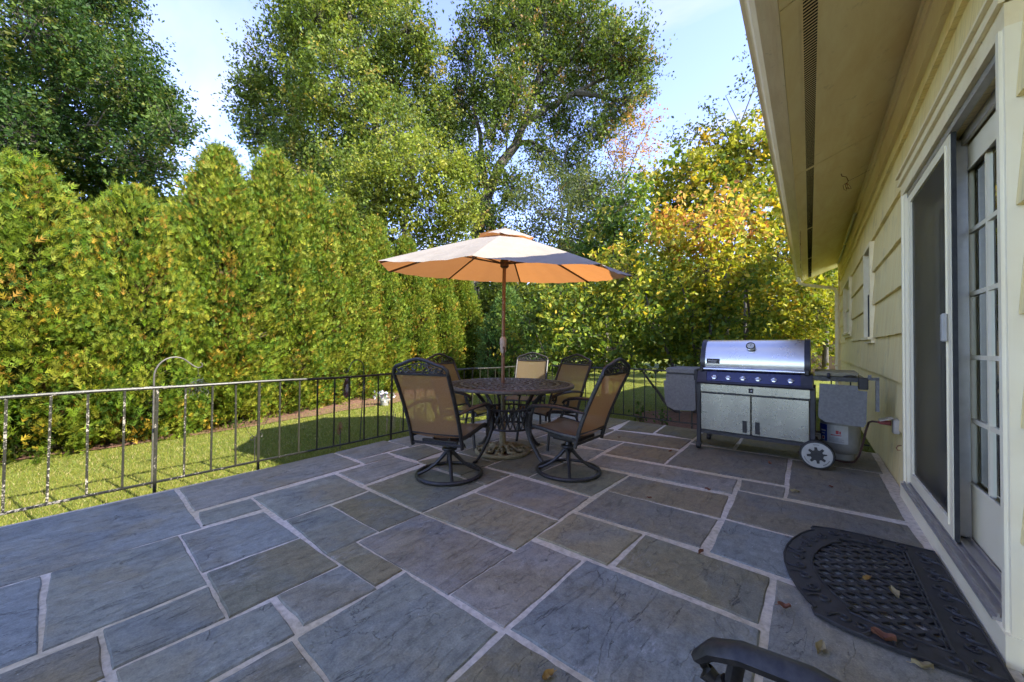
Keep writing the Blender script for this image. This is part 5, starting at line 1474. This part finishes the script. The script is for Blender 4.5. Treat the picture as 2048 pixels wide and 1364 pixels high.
# ================================================================ GRILL
GX, GY_ = -0.465, 4.47
gr = empty('gas_grill', 'large stainless steel gas grill with two cabinet doors and grey side shelves', 'grill', (GX, GY_, 0.002), R(-1.0))
def gp_(b, n, m, par=None, sm=False): return b.build(n, M[m], par or gr, sm)
# local: front at y=0 facing -y, x -0.49..0.49
# lid: curved profile
def lidprof(k, ins=0.0):
    pts = []
    base = [(0.0, .865), (-0.012, .89), (0.0, 0.99), (0.035, 1.09), (0.085, 1.15), (0.14, 1.178), (0.22, 1.185), (0.36, 1.178), (0.44, 1.12), (0.475, 1.0), (0.48, .865)]
    return [(y, z) for y, z in base]
b = MB(); pr = lidprof(0); b.prism(pr, -0.425, 0.425, 'X'); lid = gp_(b, 'lid', 'steellid', None, True)
for s in (-1, 1):
    b = MB(); e = [(y - .008 if y < .2 else y + .008, z + .006) for y, z in pr]
    x0, x1 = (s * .425, s * .468)
    b.prism(e, min(x0, x1), max(x0, x1), 'X'); gp_(b, 'lid_end_cap', 'blackenamel', None, True)
b = MB(); b.box(-.425, .425, -.022, .0, .862, .885); gp_(b, 'lid_lip', 'blackenamel', lid)
b = MB(); b.tube([(-.43, -.045, .872), (.43, -.045, .872)], .0145, 12); h_ = gp_(b, 'handle', 'chrome', lid, True)
for s in (-1, 1):
    b = MB(); b.bbox(s * .445 - .018, s * .445 + .018, -.062, .01, .845, .90, .006); gp_(b, 'handle_bracket', 'blackplastic', lid)
# thermometer on the lid front (slightly tilted)
tm = Matrix.Translation((-.005, .018, 1.115)) @ Matrix.Rotation(R(-27), 4, 'X')
def xf(b, m):
    b.v = [tuple(m @ Vector(p)) for p in b.v]; return b
b = MB(); b.lathe([(.041, .012), (.041, -.012), (.034, -.018), (.032, -.012)], 28, (0, 0, 0), 'Y'); th = gp_(xf(b, tm), 'thermometer', 'chrome', None, True)
b = MB(); b.lathe([(.032, -.0125), (.0, -.0130)], 24, (0, 0, 0), 'Y', False); gp_(xf(b, tm), 'dial', 'white', th)
b = MB(); b.lathe([(.040, -.0145), (.033, -.0185), (.0325, -.013)], 24, (0, 0, 0), 'Y', False); gp_(xf(b, tm), 'bezel', 'blackplastic', th)
b = MB(); b.box(-.0018, .0018, -.0155, -.014, -.006, .022); gp_(xf(b, tm @ Matrix.Rotation(R(18), 4, 'Y')), 'needle', 'blackplastic', th)
# badge
bm_ = Matrix.Translation((-.345, -.006, .955)) @ Matrix.Rotation(R(-6), 4, 'X')
b = MB(); b.box(-.062, .062, -.006, .002, -.026, .026); bd = gp_(xf(b, bm_), 'badge', 'blackplastic')
def text(body, size, mat, parent, m, ext=.0006):
    cu = bpy.data.curves.new('lettering', 'FONT'); cu.body = body; cu.size = size; cu.align_x = 'CENTER'; cu.align_y = 'CENTER'; cu.extrude = ext
    tmp = bpy.data.objects.new('lettering', cu); col.objects.link(tmp)
    dg = bpy.context.evaluated_depsgraph_get(); dg.update()
    me = bpy.data.meshes.new_from_object(tmp.evaluated_get(dg)); me.name = 'lettering'
    bpy.data.objects.remove(tmp); bpy.data.curves.remove(cu)
    me.transform(m @ Matrix.Rotation(R(90), 4, 'X')); me.materials.clear(); me.materials.append(M[mat])
    return link('lettering', me, parent)
text('weber', .034, 'white', bd, bm_ @ Matrix.Translation((-.004, -.0072, .004)))
b = MB(); b.box(-.05, .03, -.0072, -.0062, -.020, -.016); gp_(xf(b, bm_), 'rule', 'white', bd)
# control panel
b = MB(); b.prism([(-.035, .735), (-.065, .745), (-.03, .845), (0.02, .86), (0.3, .86), (0.3, .735)], -.40, .40, 'X'); cp = gp_(b, 'control_panel', 'enamelblue')
for s in (-1, 1):
    b = MB(); b.prism([(-.045, .722), (-.078, .74), (-.04, .85), (0.02, .862), (0.3, .862), (0.3, .722)], min(s * .40, s * .487), max(s * .40, s * .487), 'X'); gp_(b, 'panel_end', 'blackenamel')
b = MB(); b.tube([(-.49, -.07, .73), (.49, -.07, .73)], .018, 8); gp_(b, 'front_rail', 'blackenamel', None, True)
for i in range(6):
    x = -.325 + i * .13
    km = Matrix.Translation((x, -.052, .788)) @ Matrix.Rotation(R(-19), 4, 'X')
    b = MB(); b.lathe([(.022, .0), (.022, -.005), (.017, -.007)], 18, (0, 0, 0), 'Y'); kn = gp_(xf(b, km), 'knob', 'chrome', None, True)
    b = MB(); b.bbox(-.027, .027, -.02, -.008, -.008, .002, .003); b.lathe([(.010, -.006), (.010, -.022), (.007, -.025)], 12, (0, 0, .006), 'Y'); gp_(xf(b, km), 'grip', 'steellid', kn)
# upper panel and doors
b = MB(); b.bbox(-.478, .478, -.014, .03, .622, .712, .004); up = gp_(b, 'upper_panel', 'steel')
b = MB(); b.box(-.02, .02, -.020, -.0145, .642, .688); bg2 = gp_(b, 'badge', 'blackplastic')
b = MB(); b.lathe([(.0, -.0205), (.009, -.0205)], 12, (.002, 0, .665), 'Y', False); gp_(b, 'emblem', 'white', bg2)
for s in (-1, 1):
    b = MB(); x0, x1 = (s * .003, s * .462)
    b.bbox(min(x0, x1), max(x0, x1), -.02, .012, .215, .612, .005); d = gp_(b, 'door', 'steel')
    b = MB(); b.bbox(s * .055 - .019, s * .055 + .019, -.025, -.0195, .235, .355, .002); gp_(b, 'door_handle', 'blackplastic', d)
b = MB(); b.box(-.46, .46, .012, .52, .2, .70); gp_(b, 'cabinet', 'blackenamel')
b = MB(); b.box(-.48, .48, -.012, .54, .175, .207); gp_(b, 'base_frame', 'blackenamel')
for s in (-1, 1):
    for y in (.0, .5):
        b = MB(); z0 = .065 if s < 0 else .14
        b.bbox(s * .485 - .02, s * .485 + .02, y - .018, y + .024, z0, .725, .004); gp_(b, 'leg', 'blackenamel')
for y in (.0, .5):
    b = MB(); b.box(-.512, -.458, y - .02, y + .026, .045, .075)
    b.lathe([(.02, -.024), (.032, -.02), (.034, -.01), (.034, .01), (.032, .02), (.02, .024)], 16, (-.49, y - .004, .036), 'X'); gp_(b, 'caster', 'blackplastic', None, True)
# wheels at the right
for y in (-.045, .50):
    c = (.515, y, .128)
    b = MB(); b.lathe([(.10, -.03), (.122, -.028), (.128, -.015), (.128, .015), (.122, .028), (.10, .03)], 36, c, 'Y'); w = gp_(b, 'wheel', 'rubber', None, True)
    b = MB(); b.lathe([(.111, -.033), (.06, -.038), (.035, -.034)], 36, c, 'Y', False); gp_(b, 'hub_cap', 'whiteplastic', w, True)
    b = MB()
    poly = []
    for i in range(48):
        a = 6.2832 * i / 48
        r = .060 + .013 * (1 if math.sin(a * 8) > 0 else -1)
        poly.append((c[0] + r * math.cos(a), c[2] + r * math.sin(a)))
    b.prism(poly, c[1] - .042, c[1] - .034, 'Y'); gp_(b, 'hub_rosette', 'blackplastic', w)
    b = MB()
    for a0, n in ((1.57, 5), (3.7, 8), (5.5, 8)):
        for i in range(n):
            a = a0 - (i - n / 2) * .09
            m = Matrix.Translation((c[0] + .094 * math.cos(a), c[1] - .0375, c[2] + .094 * math.sin(a))) @ Matrix.Rotation(-(a - 1.57), 4, 'Y')
            b.box(-.003, .003, -.001, .001, -.004, .004, m)
    tag(gp_(b, 'hub_marks', 'greyplastic', w), kind='stuff')
b = MB(); b.tube([(.515, -.03, .128), (.515, .5, .128)], .01, 8); gp_(b, 'axle', 'blackenamel')
# left shelf: box with dropped leaf
b = MB(); b.bbox(-.845, -.51, .02, .50, .80, .865, .012); b.box(-.84, -.515, .03, .05, .745, .80); ls = gp_(b, 'side_shelf', 'greyplastic')
b = MB(); b.box(-.845, -.52, .012, .03, .795, .803); gp_(b, 'shelf_joint', 'blackplastic', ls)
b = MB(); b.prism([(-.86, .715), (-.835, .715), (-.835, .79), (-.535, .79), (-.525, .78), (-.515, .42), (-.535, .40), (-.74, .385), (-.82, .42), (-.845, .48)], -.008, .016, 'Y'); gp_(b, 'shelf_leaf', 'greyplastic', ls)
b = MB(); b.bbox(-.525, -.49, -.045, .04, .74, .86, .006); b.box(-.515, -.49, -.02, .05, .60, .74); gp_(b, 'shelf_bracket', 'blackplastic', ls)
# right shelf with side burner, dropped leaf
b = MB(); b.bbox(.50, .80, -.02, .48, .845, .888, .006); rs = gp_(b, 'side_burner_lid', 'polebeige')
b = MB(); b.box(.49, .84, -.03, .50, .805, .843); gp_(b, 'shelf_frame', 'blackenamel', rs)
b = MB(); b.tube([(.60, -.05, .835), (.60, -.02, .865), (.60, .0, .868)], .014, 8); gp_(b, 'burner_knob', 'blackplastic', rs, True); b = MB(); b.tube([(.70, -.035, .85), (.745, -.045, .862), (.77, -.03, .855), (.79, -.01, .862)], .006, 6); gp_(b, 'gas_hose', 'blackplastic', rs, True)
b = MB(); b.prism([(.535, .78), (.79, .775), (.793, .735), (.85, .732), (.842, .46), (.825, .425), (.57, .44), (.53, .47), (.525, .5)], -.075, -.048, 'Y'); gp_(b, 'shelf_leaf', 'greyplastic', rs)
b = MB(); b.bbox(.795, .858, -.07, .03, .745, .845, .006); gp_(b, 'leaf_hinge', 'blackplastic', rs)
b = MB(); b.box(.855, .93, -.01, .0, .825, .85); b.box(.905, .93, -.01, .012, .56, .85); b.box(.86, .88, -.03, .01, .85, .87); gp_(b, 'folded_arm', 'greyplastic', rs)
# propane tank
tk = empty('propane_tank', 'grey propane tank with blue and red printed label beside the grill wheel', 'propane tank', (0.235, 4.98, 0.004))
b = MB(); b.lathe([(.09, .055), (.13, .075), (.15, .11), (.155, .15), (.155, .33), (.15, .37), (.12, .41), (.06, .43), (.03, .435)], 32); b.build('body', M['tankgrey'], tk, True)
b = MB(); b.lathe([(.10, .002), (.105, .002), (.105, .07), (.10, .07), (.10, .002)], 28, caps=False); b.build('foot_ring', M['tankgrey'], tk, True)
b = MB(); b.lathe([(.10, .42), (.105, .42), (.105, .53), (.10, .53), (.10, .42)], 28, caps=False); b.build('collar', M['tankgrey'], tk, True)
b = MB(); b.lathe([(.02, .43), (.02, .48), (.035, .485), (.035, .5), (.01, .505)], 12); b.build('valve', M['chrome'], tk, True)
def patch(a0, a1, z0, z1, mat, r=.1562, nm='label_print'):
    b = MB(); b.grid(lambda u, v: (r * math.cos(a0 + (a1 - a0) * u), r * math.sin(a0 + (a1 - a0) * u), z0 + (z1 - z0) * v), 8, 1)
    return b.build(nm, M[mat], tk)
F0 = R(-125)
patch(F0 - .85, F0 + .95, .17, .345, 'white', .1560)
patch(F0 - .80, F0 - .10, .175, .34, 'blue', .1568)
patch(F0 - .48, F0 - .24, .185, .225, 'white', .1573)
patch(F0 - .42, F0 - .30, .195, .215, 'red', .1577)
patch(F0 - .55, F0 - .2, .27, .285, 'white', .1573); patch(F0 - .5, F0 - .25, .245, .255, 'white', .1573)
patch(F0 + .1, F0 + .62, .245, .253, 'red', .1568); patch(F0 + .36, F0 + .5, .262, .295, 'red', .1568); patch(F0 + .53, F0 + .6, .262, .29, 'red', .1568)
for i in range(4): patch(F0 + .02, F0 + .75 - .1 * (i % 2), .185 + .011 * i, .189 + .011 * i, 'tankgrey', .1568)

# ================================================================ DOOR MAT
mat = empty('door_mat', 'black half-round rubber door mat with lattice centre and scroll border', 'door mat', (0.2, 2.46, 0.004))
out = [(.52, 2.985), (.38, 2.985), (.22, 2.985), (.10, 2.97), (.045, 2.95), (.012, 2.935), (.004, 2.905), (.018, 2.885), (-.015, 2.84), (-.05, 2.76), (-.082, 2.66), (-.102, 2.56), (-.110, 2.46), (-.102, 2.36), (-.082, 2.26), (-.05, 2.16), (-.015, 2.08), (.018, 2.035), (.004, 2.015), (.012, 1.985), (.045, 1.97), (.10, 1.95), (.22, 1.935), (.38, 1.935), (.52, 1.935)]
out = [(x - .2, y - 2.46) for x, y in out]
cx, cy = .12, 0.0
inn = []
for x, y in out:
    inn.append((x + (cx - x) * .26 if x > .25 else x + .115, y * .80))
inn = [(min(x, .20), y) for x, y in inn]
inn[0] = (.20, inn[0][1]); inn[-1] = (.20, inn[-1][1])
n = len(out)
def ringstrip(b, A, B, z0, z1):
    m = len(A)
    vs = [(p[0], p[1], z0) for p in A] + [(p[0], p[1], z1) for p in A] + [(p[0], p[1], z1) for p in B] + [(p[0], p[1], z0) for p in B]
    fs = []
    for i in range(m - 1):
        for k in range(3): fs.append((k * m + i, k * m + i + 1, (k + 1) * m + i + 1, (k + 1) * m + i))
        fs.append((3 * m + i, 3 * m + i + 1, i + 1, i))
    b.add(vs, fs)
b = MB(); ringstrip(b, out, inn, 0, .011)
b.box(.20, .32, inn[-1][1], inn[0][1], 0, .011)
b.add([(out[0][0], out[0][1], .011), (out[0][0], inn[0][1], .011), (inn[0][0], inn[0][1], .011)], [(0, 1, 2)])
b.add([(out[-1][0], out[-1][1], .011), (out[-1][0], inn[-1][1], .011), (inn[-1][0], inn[-1][1], .011)], [(0, 1, 2)])
b.build('border', M['rubber'], mat)
b = MB()
for A in (out, inn):
    b.tube([(x, y, .0125) for x, y in A], .0045, 6)
b.tube([(.20, inn[-1][1], .0125), (.20, inn[0][1], .0125)], .0055, 6); b.tube([(.185, inn[-1][1], .0125), (.185, inn[0][1], .0125)], .003, 6); b.tube([(.316, out[-1][1], .0125), (.316, out[0][1], .0125)], .0045, 6)
b.build('rim_ridge', M['rubber'], mat, True)
def inside(p, poly):
    x, y = p; c = False; m = len(poly)
    for i in range(m):
        x0, y0 = poly[i]; x1, y1 = poly[i - 1]
        if (y0 > y) != (y1 > y) and x < (x1 - x0) * (y - y0) / (y1 - y0) + x0: c = not c
    return c
b = MB()
sp_ = .058
for s in (-1, 1):
    d = Vector((math.cos(s * R(38)), math.sin(s * R(38)))); nn = Vector((-d.y, d.x))
    for i in range(-32, 33):
        p0 = nn * (i * sp_)
        run = None; tt = -1.0
        while tt < 1.0:
            q = p0 + d * tt
            ins = inside((q.x, q.y), inn) and q.x < .20
            if ins and run is None: run = tt
            if (not ins) and run is not None:
                if tt - run > .01:
                    a, e = p0 + d * (run - .006), p0 + d * (tt + .004)
                    # woven bar: alternates over and under
                    m = max(2, int((tt - run) / (sp_ * .5)))
                    pts = [a + (e - a) * j / m for j in range(m + 1)]
                    w = .0095
                    vs, fs = [], []
                    for j, q2 in enumerate(pts):
                        z = .0085 + .0022 * (1 if (j + i + (s > 0)) % 2 else -1)
                        vs += [(q2.x - nn.x * w, q2.y - nn.y * w, 0), (q2.x - nn.x * w, q2.y - nn.y * w, z), (q2.x + nn.x * w, q2.y + nn.y * w, z), (q2.x + nn.x * w, q2.y + nn.y * w, 0)]
                    for j in range(m):
                        for k in range(3): fs.append((j * 4 + k, j * 4 + k + 1, j * 4 + 5 + k, j * 4 + 4 + k))
                    b.add(vs, fs)
                run = None
            tt += .004
tag(b.build('lattice', M['rubber'], mat), kind='stuff')
b = MB()
def mscroll(x, y, r, a0, s):
    pts = []
    for j in range(14):
        q = j / 13; rr = r * (1 - .75 * q); aa = a0 + s * q * 6.5
        pts.append((x + rr * math.cos(aa), y + rr * math.sin(aa), .0125))
    b.tube(pts, .0062, 5)
    b.tube([(x + r * math.cos(a0), y + r * math.sin(a0), .0125), (x + r * 1.5 * math.cos(a0 - s * .7), y + r * 1.5 * math.sin(a0 - s * .7), .0125), (x + r * 2.0 * math.cos(a0 - s * 1.1), y + r * 2.0 * math.sin(a0 - s * 1.1), .0125)], [.0062, .0075, .003], 5)
for i in range(1, n - 1):
    x = (out[i][0] + inn[i][0]) / 2; y = (out[i][1] + inn[i][1]) / 2
    if i in (5, 6, 7, n - 6, n - 7, n - 8): continue
    mscroll(x, y, .027, math.atan2(y, x - .1) + (1.2 if i % 2 else -1.8), 1 if i % 2 else -1)
for i in range(11):
    y = -.44 + i * .088
    mscroll(.262, y, .027, 1.2 if i % 2 else -1.8, 1 if i % 2 else -1)
tag(b.build('scroll_relief', M['rubber'], mat, True), kind='stuff')

# ================================================================ GARDEN ORNAMENTS
hk = empty('shepherd_hook', 'grey shepherd hook curving over the lawn left of the railing middle', 'garden hook', (-4.35, 0.57, LAWN_Z))
b = MB()
z = lambda h: h - LAWN_Z
b.tube([(0, 0, -.1), (0, 0, z(.80))] + [(0, .13 - .13 * math.cos(t_), z(.82) + .165 * math.sin(t_)) for t_ in np.linspace(.15, 2.35, 10)] + [(0, .262, z(.90)), (0, .29, z(.885)), (0, .318, z(.895)), (0, .32, z(.92)), (0, .305, z(.932))], [.0065] * 12 + [.006, .005, .0045, .004, .003], 8)
b.build('stem', M['hookmetal'], hk, True)
fd = empty('wire_ornament', 'tangled wire ornament hanging from the grey hook', 'ornament', (-4.35, .86, .88))
b = MB()
rg = np.random.default_rng(3)
b.tube([(0, 0, 0), (0, .002, -.07)], .002, 5)
for i in range(16):
    a = rg.uniform(0, 6.28); pts = []
    p = np.array([0, 0, -.08 - rg.uniform(0, .05)])
    for j in range(7):
        p = p + rg.normal(size=3) * np.array([.014, .018, .008]) + np.array([0, 0, -.018]); pts.append(tuple(p))
    b.tube(pts, .0016, 4)
tag(b.build('wires', M['wire'], fd), kind='stuff')
b = MB()
for i in range(40):
    x, y, zz = rg.normal(size=3) * np.array([.025, .028, .04]); b.lathe([(.0, -.004), (.004, 0), (.0, .004)], 5, (x, y, zz - .15), caps=False)
tag(b.build('beads', M['chrome'], fd), kind='stuff')
h2 = empty('shepherd_hook', 'thin black shepherd hook holding the round sun disc', 'garden hook', (-4.48, 2.55, LAWN_Z))
b = MB()
b.tube([(0.02, -.06, -.1), (0, 0, z(.72))] + [(0, -.095 + .095 * math.cos(t_), z(.80) + .115 * math.sin(t_)) for t_ in np.linspace(.05, 2.9, 10)] + [(0, -.215, z(.77)), (0, -.245, z(.765)), (0, -.255, z(.79)), (0, -.24, z(.80))], .0055, 7)
b.build('stem', M['wire'], h2, True)
dc = empty('sun_disc', 'round purple-brown spiral disc hanging by the railing', 'ornament', (-4.48, 2.325, .57), R(-50))
b = MB(); b.tube([(0, 0, .19), (0, 0, .12)], .0015, 4)
for i in range(28):
    a = 6.2832 * i / 28
    b.tube([(.055 * math.cos(a), .004 * (i % 3), .055 * math.sin(a)), (.085 * math.cos(a + .2), .006, .085 * math.sin(a + .2)), (.125 * math.cos(a + .32), .0, .125 * math.sin(a + .32))], [.004, .009, .004], 5)
b.build('rays', simple('disc_brown', (.09, .04, .045), (.16, .08, .075), .4, .4), dc, True)
b = MB(); b.lathe([(.0, -.006), (.03, -.007), (.058, -.002), (.062, .003), (.0, .005)], 28, (0, 0, 0), 'Y', False)
for i in range(14):
    a = 6.2832 * i / 14
    b.tube([(.01 * math.cos(a), -.007, .01 * math.sin(a)), (.04 * math.cos(a + .5), -.006, .04 * math.sin(a + .5)), (.06 * math.cos(a + .8), -.002, .06 * math.sin(a + .8))], .003, 4)
b.build('centre', simple('disc_lilac', (.34, .31, .42), (.5, .47, .6), .35, .3), dc, True)
fs_ = empty('flower_stake', 'rusty metal flower on a stake beyond the railing', 'ornament', (-4.30, 2.16, LAWN_Z), R(-50))
b = MB(); b.tube([(0, 0, -.1), (0, 0, .24)], .005, 6); b.build('stake', M['hookmetal'], fs_)
for i in range(10):
    a = 6.2832 * i / 10
    b = MB(); c, s = math.cos(a), math.sin(a)
    loop = [(.012, 0), (.035, .011), (.06, .012), (.078, 0), (.06, -.012), (.035, -.011)]
    b.tube([(c * r - s * w, -.006, .245 + s * r + c * w) for r, w in loop], .0028, 5, True); b.build('petal', M['rust'], fs_)
b = MB(); b.lathe([(.0, -.014), (.014, -.01), (.016, 0), (.0, .004)], 10, (0, 0, .245), 'Y', False); b.build('flower_heart', M['rust'], fs_)
bf = empty('wire_butterfly', 'black wire butterfly stake in the lawn behind the railing', 'ornament', (-4.5, 1.36, LAWN_Z), R(-55))
b = MB(); b.tube([(0, 0, -.08), (0, 0, .26)], .004, 6)
for s in (-1, 1):
    b.tube([(s * .004, 0, .255), (s * .05, .01, .285), (s * .085, .015, .275), (s * .08, .015, .25), (s * .04, .008, .238)], .0035, 5, True)
    b.tube([(s * .004, 0, .26), (s * .10, .01, .33), (s * .16, .02, .42), (s * .19, .02, .50)], .002, 4)
b.build('wires', M['wire'], bf, True)
# pale flower stems and small plants along the far edge
def sprig(loc, n, h, label, colr, seed, spread=.12, ls=.05):
    rng = np.random.default_rng(seed)
    root = empty('garden_plant', label, 'plant', loc)
    b = MB(); Ps = []
    for i in range(n):
        a = rng.uniform(0, 6.28); r = rng.uniform(.2, 1) * spread; hh = h * rng.uniform(.6, 1.1)
        tip = np.array([r * math.cos(a), r * math.sin(a), hh])
        b.tube([(0, 0, 0), tip * np.array([.35, .35, .55]), tip], [.005, .004, .002], 4)
        for q in np.linspace(.35, 1, 6): Ps.append(tip * np.array([q, q, q ** .8]) + rng.normal(size=3) * .018)
    b.build('stems', M['twig'], root)
    P = np.array(Ps); N = len(P)
    V, F = scatter(P, frames(N, rng, None, .5, (0, 0, .8)), ls * rng.uniform(.7, 1.4, N), BROAD_V, BROAD_F)
    np_mesh('leaves', V, F, np.repeat(pick(rng, N, colr), len(BROAD_V), 0), M['leaf'], root)
    return root
GN = [(1, (.06, .12, .03), (.12, .18, .04))]
sprig((-2.03, 5.68, LAWN_Z), 9, .34, 'small leafy weed at the foot of the far railing post', GN, 1, .16, .06)
sprig((-1.72, 5.72, LAWN_Z), 7, .26, 'low leafy weed between the far railing and the mulch', GN, 2, .15, .055)
sprig((-4.25, 3.25, LAWN_Z), 9, .34, 'leggy yellow-green plant beyond the railing by the left chair', [(1, (.14, .19, .04), (.26, .26, .06))], 3, .2, .06)
ps = empty('flower_clump', 'cluster of pale upright flower stems on the lawn beyond the railing', 'plant', (-4.7, 3.08, LAWN_Z))
b = MB()
for i in range(7):
    x, y = random.uniform(-.1, .1), random.uniform(-.14, .14); hh = random.uniform(.16, .28)
    b.tube([(x, y, 0), (x + .005, y, hh * .6), (x + .01, y + .005, hh)], [.005, .004, .007], 5)
b.build('stems', M['drypale'], ps)
pt = empty('flower_pot', 'small white flower pot with pale blue blooms at the foot of the hedge', 'flower pot', (-6.75, 4.3, LAWN_Z))
b = MB(); b.lathe([(.07, 0), (.10, .11), (.11, .11), (.11, .13), (.09, .13)], 20); b.build('pot', M['tankgrey'], pt, True)
rg = np.random.default_rng(8)
P = rg.normal(size=(60, 3)) * np.array([.09, .09, .04]) + np.array([0, 0, .2])
V, F = scatter(P, frames(60, rg, None), rg.uniform(.05, .09, 60), BROAD_V, BROAD_F)
np_mesh('blooms', V, F, np.repeat(pick(rg, 60, [(2, (.5, .5, .62), (.62, .62, .7)), (1, (.25, .28, .5), (.35, .38, .6)), (1, (.08, .14, .04), (.12, .18, .05))]), 6, 0), M['leaf'], pt)
# chain ornament and wire hook under the eave
cn = empty('hanging_chain', 'rusty thin chain hanging from the eave edge', 'chain', (-0.105, 7.2, 2.905))
b = MB()
for i in range(22):
    zc_ = -.012 - i * .021
    b.tube([((.006 * math.cos(t_)) if i % 2 else 0, 0 if i % 2 else .006 * math.cos(t_), zc_ + .012 * math.sin(t_)) for t_ in np.linspace(0, 6.28, 9)[:-1]], .002, 4, True)
b.build('links', M['rust'], cn)
b = MB(); b.tube([(0, .02 * math.sin(t_) * (1 - .4 * math.cos(t_)), -.54 + .035 * math.cos(t_)) for t_ in np.linspace(0, 6.28, 13)[:-1]], .003, 5, True); b.build('drop', M['rust'], cn)
wo_ = empty('wire_hook', 'bent rusty wire hanging from the soffit near the wall', 'wire', (0.30, 5.55, sz(.30)))
b = MB()
b.tube([(-.02, -.02, .0), (-.01, 0, -.03), (.03, .02, -.045), (.045, .03, -.09), (.02, .02, -.13)], .004, 5)
for i in range(4):
    b.tube([(.03, .02, -.11), (.0 + .02 * i, .02, -.13 - .01 * i), (.01 + .02 * i, .03, -.18), (.03, .03, -.19 + .01 * i)], .003, 5)
b.tube([(.045, .03, -.09), (.14, .1, -.03), (.27, .2, .06)], .0016, 4)
b.build('wires', M['rust'], wo_)

# ================================================================ FALLEN LEAVES
FL = [(-.457, 2.20, 'dryred', .045, 'curled reddish leaf on the joint left of the door mat'), (-.085, 1.962, 'dryred', .05, 'reddish leaf on the blue slab in front of the door mat'), (.026, 1.773, 'drypale', .06, 'curled tan leaf near the chair arm'),
      (-.091, 3.582, 'drypale', .06, 'pale yellow leaf by the slab joint right of the wide grill slab'), (-.618, 3.195, 'dryred', .045, 'small red leaf on the joint below the grill'), (-.911, 2.746, 'dryred', .035, 'tiny red leaf on the brown slab'),
      (-1.147, 4.114, 'dryred', .05, 'reddish leaf left of the grill front caster'), (-.68, 1.055, 'drygold', .05, 'golden leaf at the bottom middle edge'), (.131, 3.884, 'dryred', .04, 'red leaf between the grill wheel and the screen door'),
      (.215, 1.975, 'dryred', .075, 'large brown leaf on the lower edge of the door mat'), (.205, 2.427, 'drygold', .05, 'ochre leaf in the middle of the mat lattice'), (.291, 2.362, 'drypale', .06, 'long straw-coloured leaf on the mat'),
      (-1.805, 4.34, 'dryred', .035, 'dark red leaf beside the right front chair'), (.30, 1.90, 'drypale', .06, 'pale leaf just below the door mat'), (-.30, 4.30, 'rust', .05, 'dark twig-like leaf in front of the grill wheel')]
for x, y, m, s, lab in FL:
    b = MB(); s *= .72; k1, k2, k3 = [random.uniform(-1, 1) for _ in range(3)]
    cz = .014 if (x > -.05 and 1.95 < y < 2.9) else .006
    def lf(u, v):
        w = math.sin(math.pi * min(1, v * .96 + .02)) ** .8 * (.34 + .05 * math.sin(14 * v + 5 * k1))
        return ((u - .5) * 2 * w * s, (v - .5) * s * 1.3, .34 * s * ((u - .5) * 2) ** 2 + (.5 + .4 * k1) * s * (v - .5) ** 2 + .09 * s * math.sin(9 * v + 4 * k2) + .12 * s * (u - .5) * k3)
    b.grid(lf, 4, 7); b.tube([(0, -.62 * s, .12 * s), (0.02 * s, -.95 * s, .1 * s)], .0012, 4)
    o = b.build('fallen_leaf', M[m], None, True)
    o.location = (x, y, cz); o.rotation_euler = (random.uniform(-.2, .2), random.uniform(-.2, .2), random.uniform(0, 6.28))
    tag(o, lab, 'leaf', 'fallen leaves on the patio')

# ================================================================ FAR THINGS
fn = empty('board_fence', 'brown board fence far behind the house corner', 'fence', (1.0, 22.0, LAWN_Z))
for i in range(26):
    b = MB(); x = -3.0 + i * .2
    b.box(x + .004, x + .196, 0, .025, 0, 1.62 + random.uniform(-.01, .01)); b.build('board', M['fencewood'], fn)
b = MB(); b.box(-3, 2.2, .026, .07, .35, .45); b.box(-3, 2.2, .026, .07, 1.2, 1.3); b.build('fence_rail', M['fencewood'], fn)
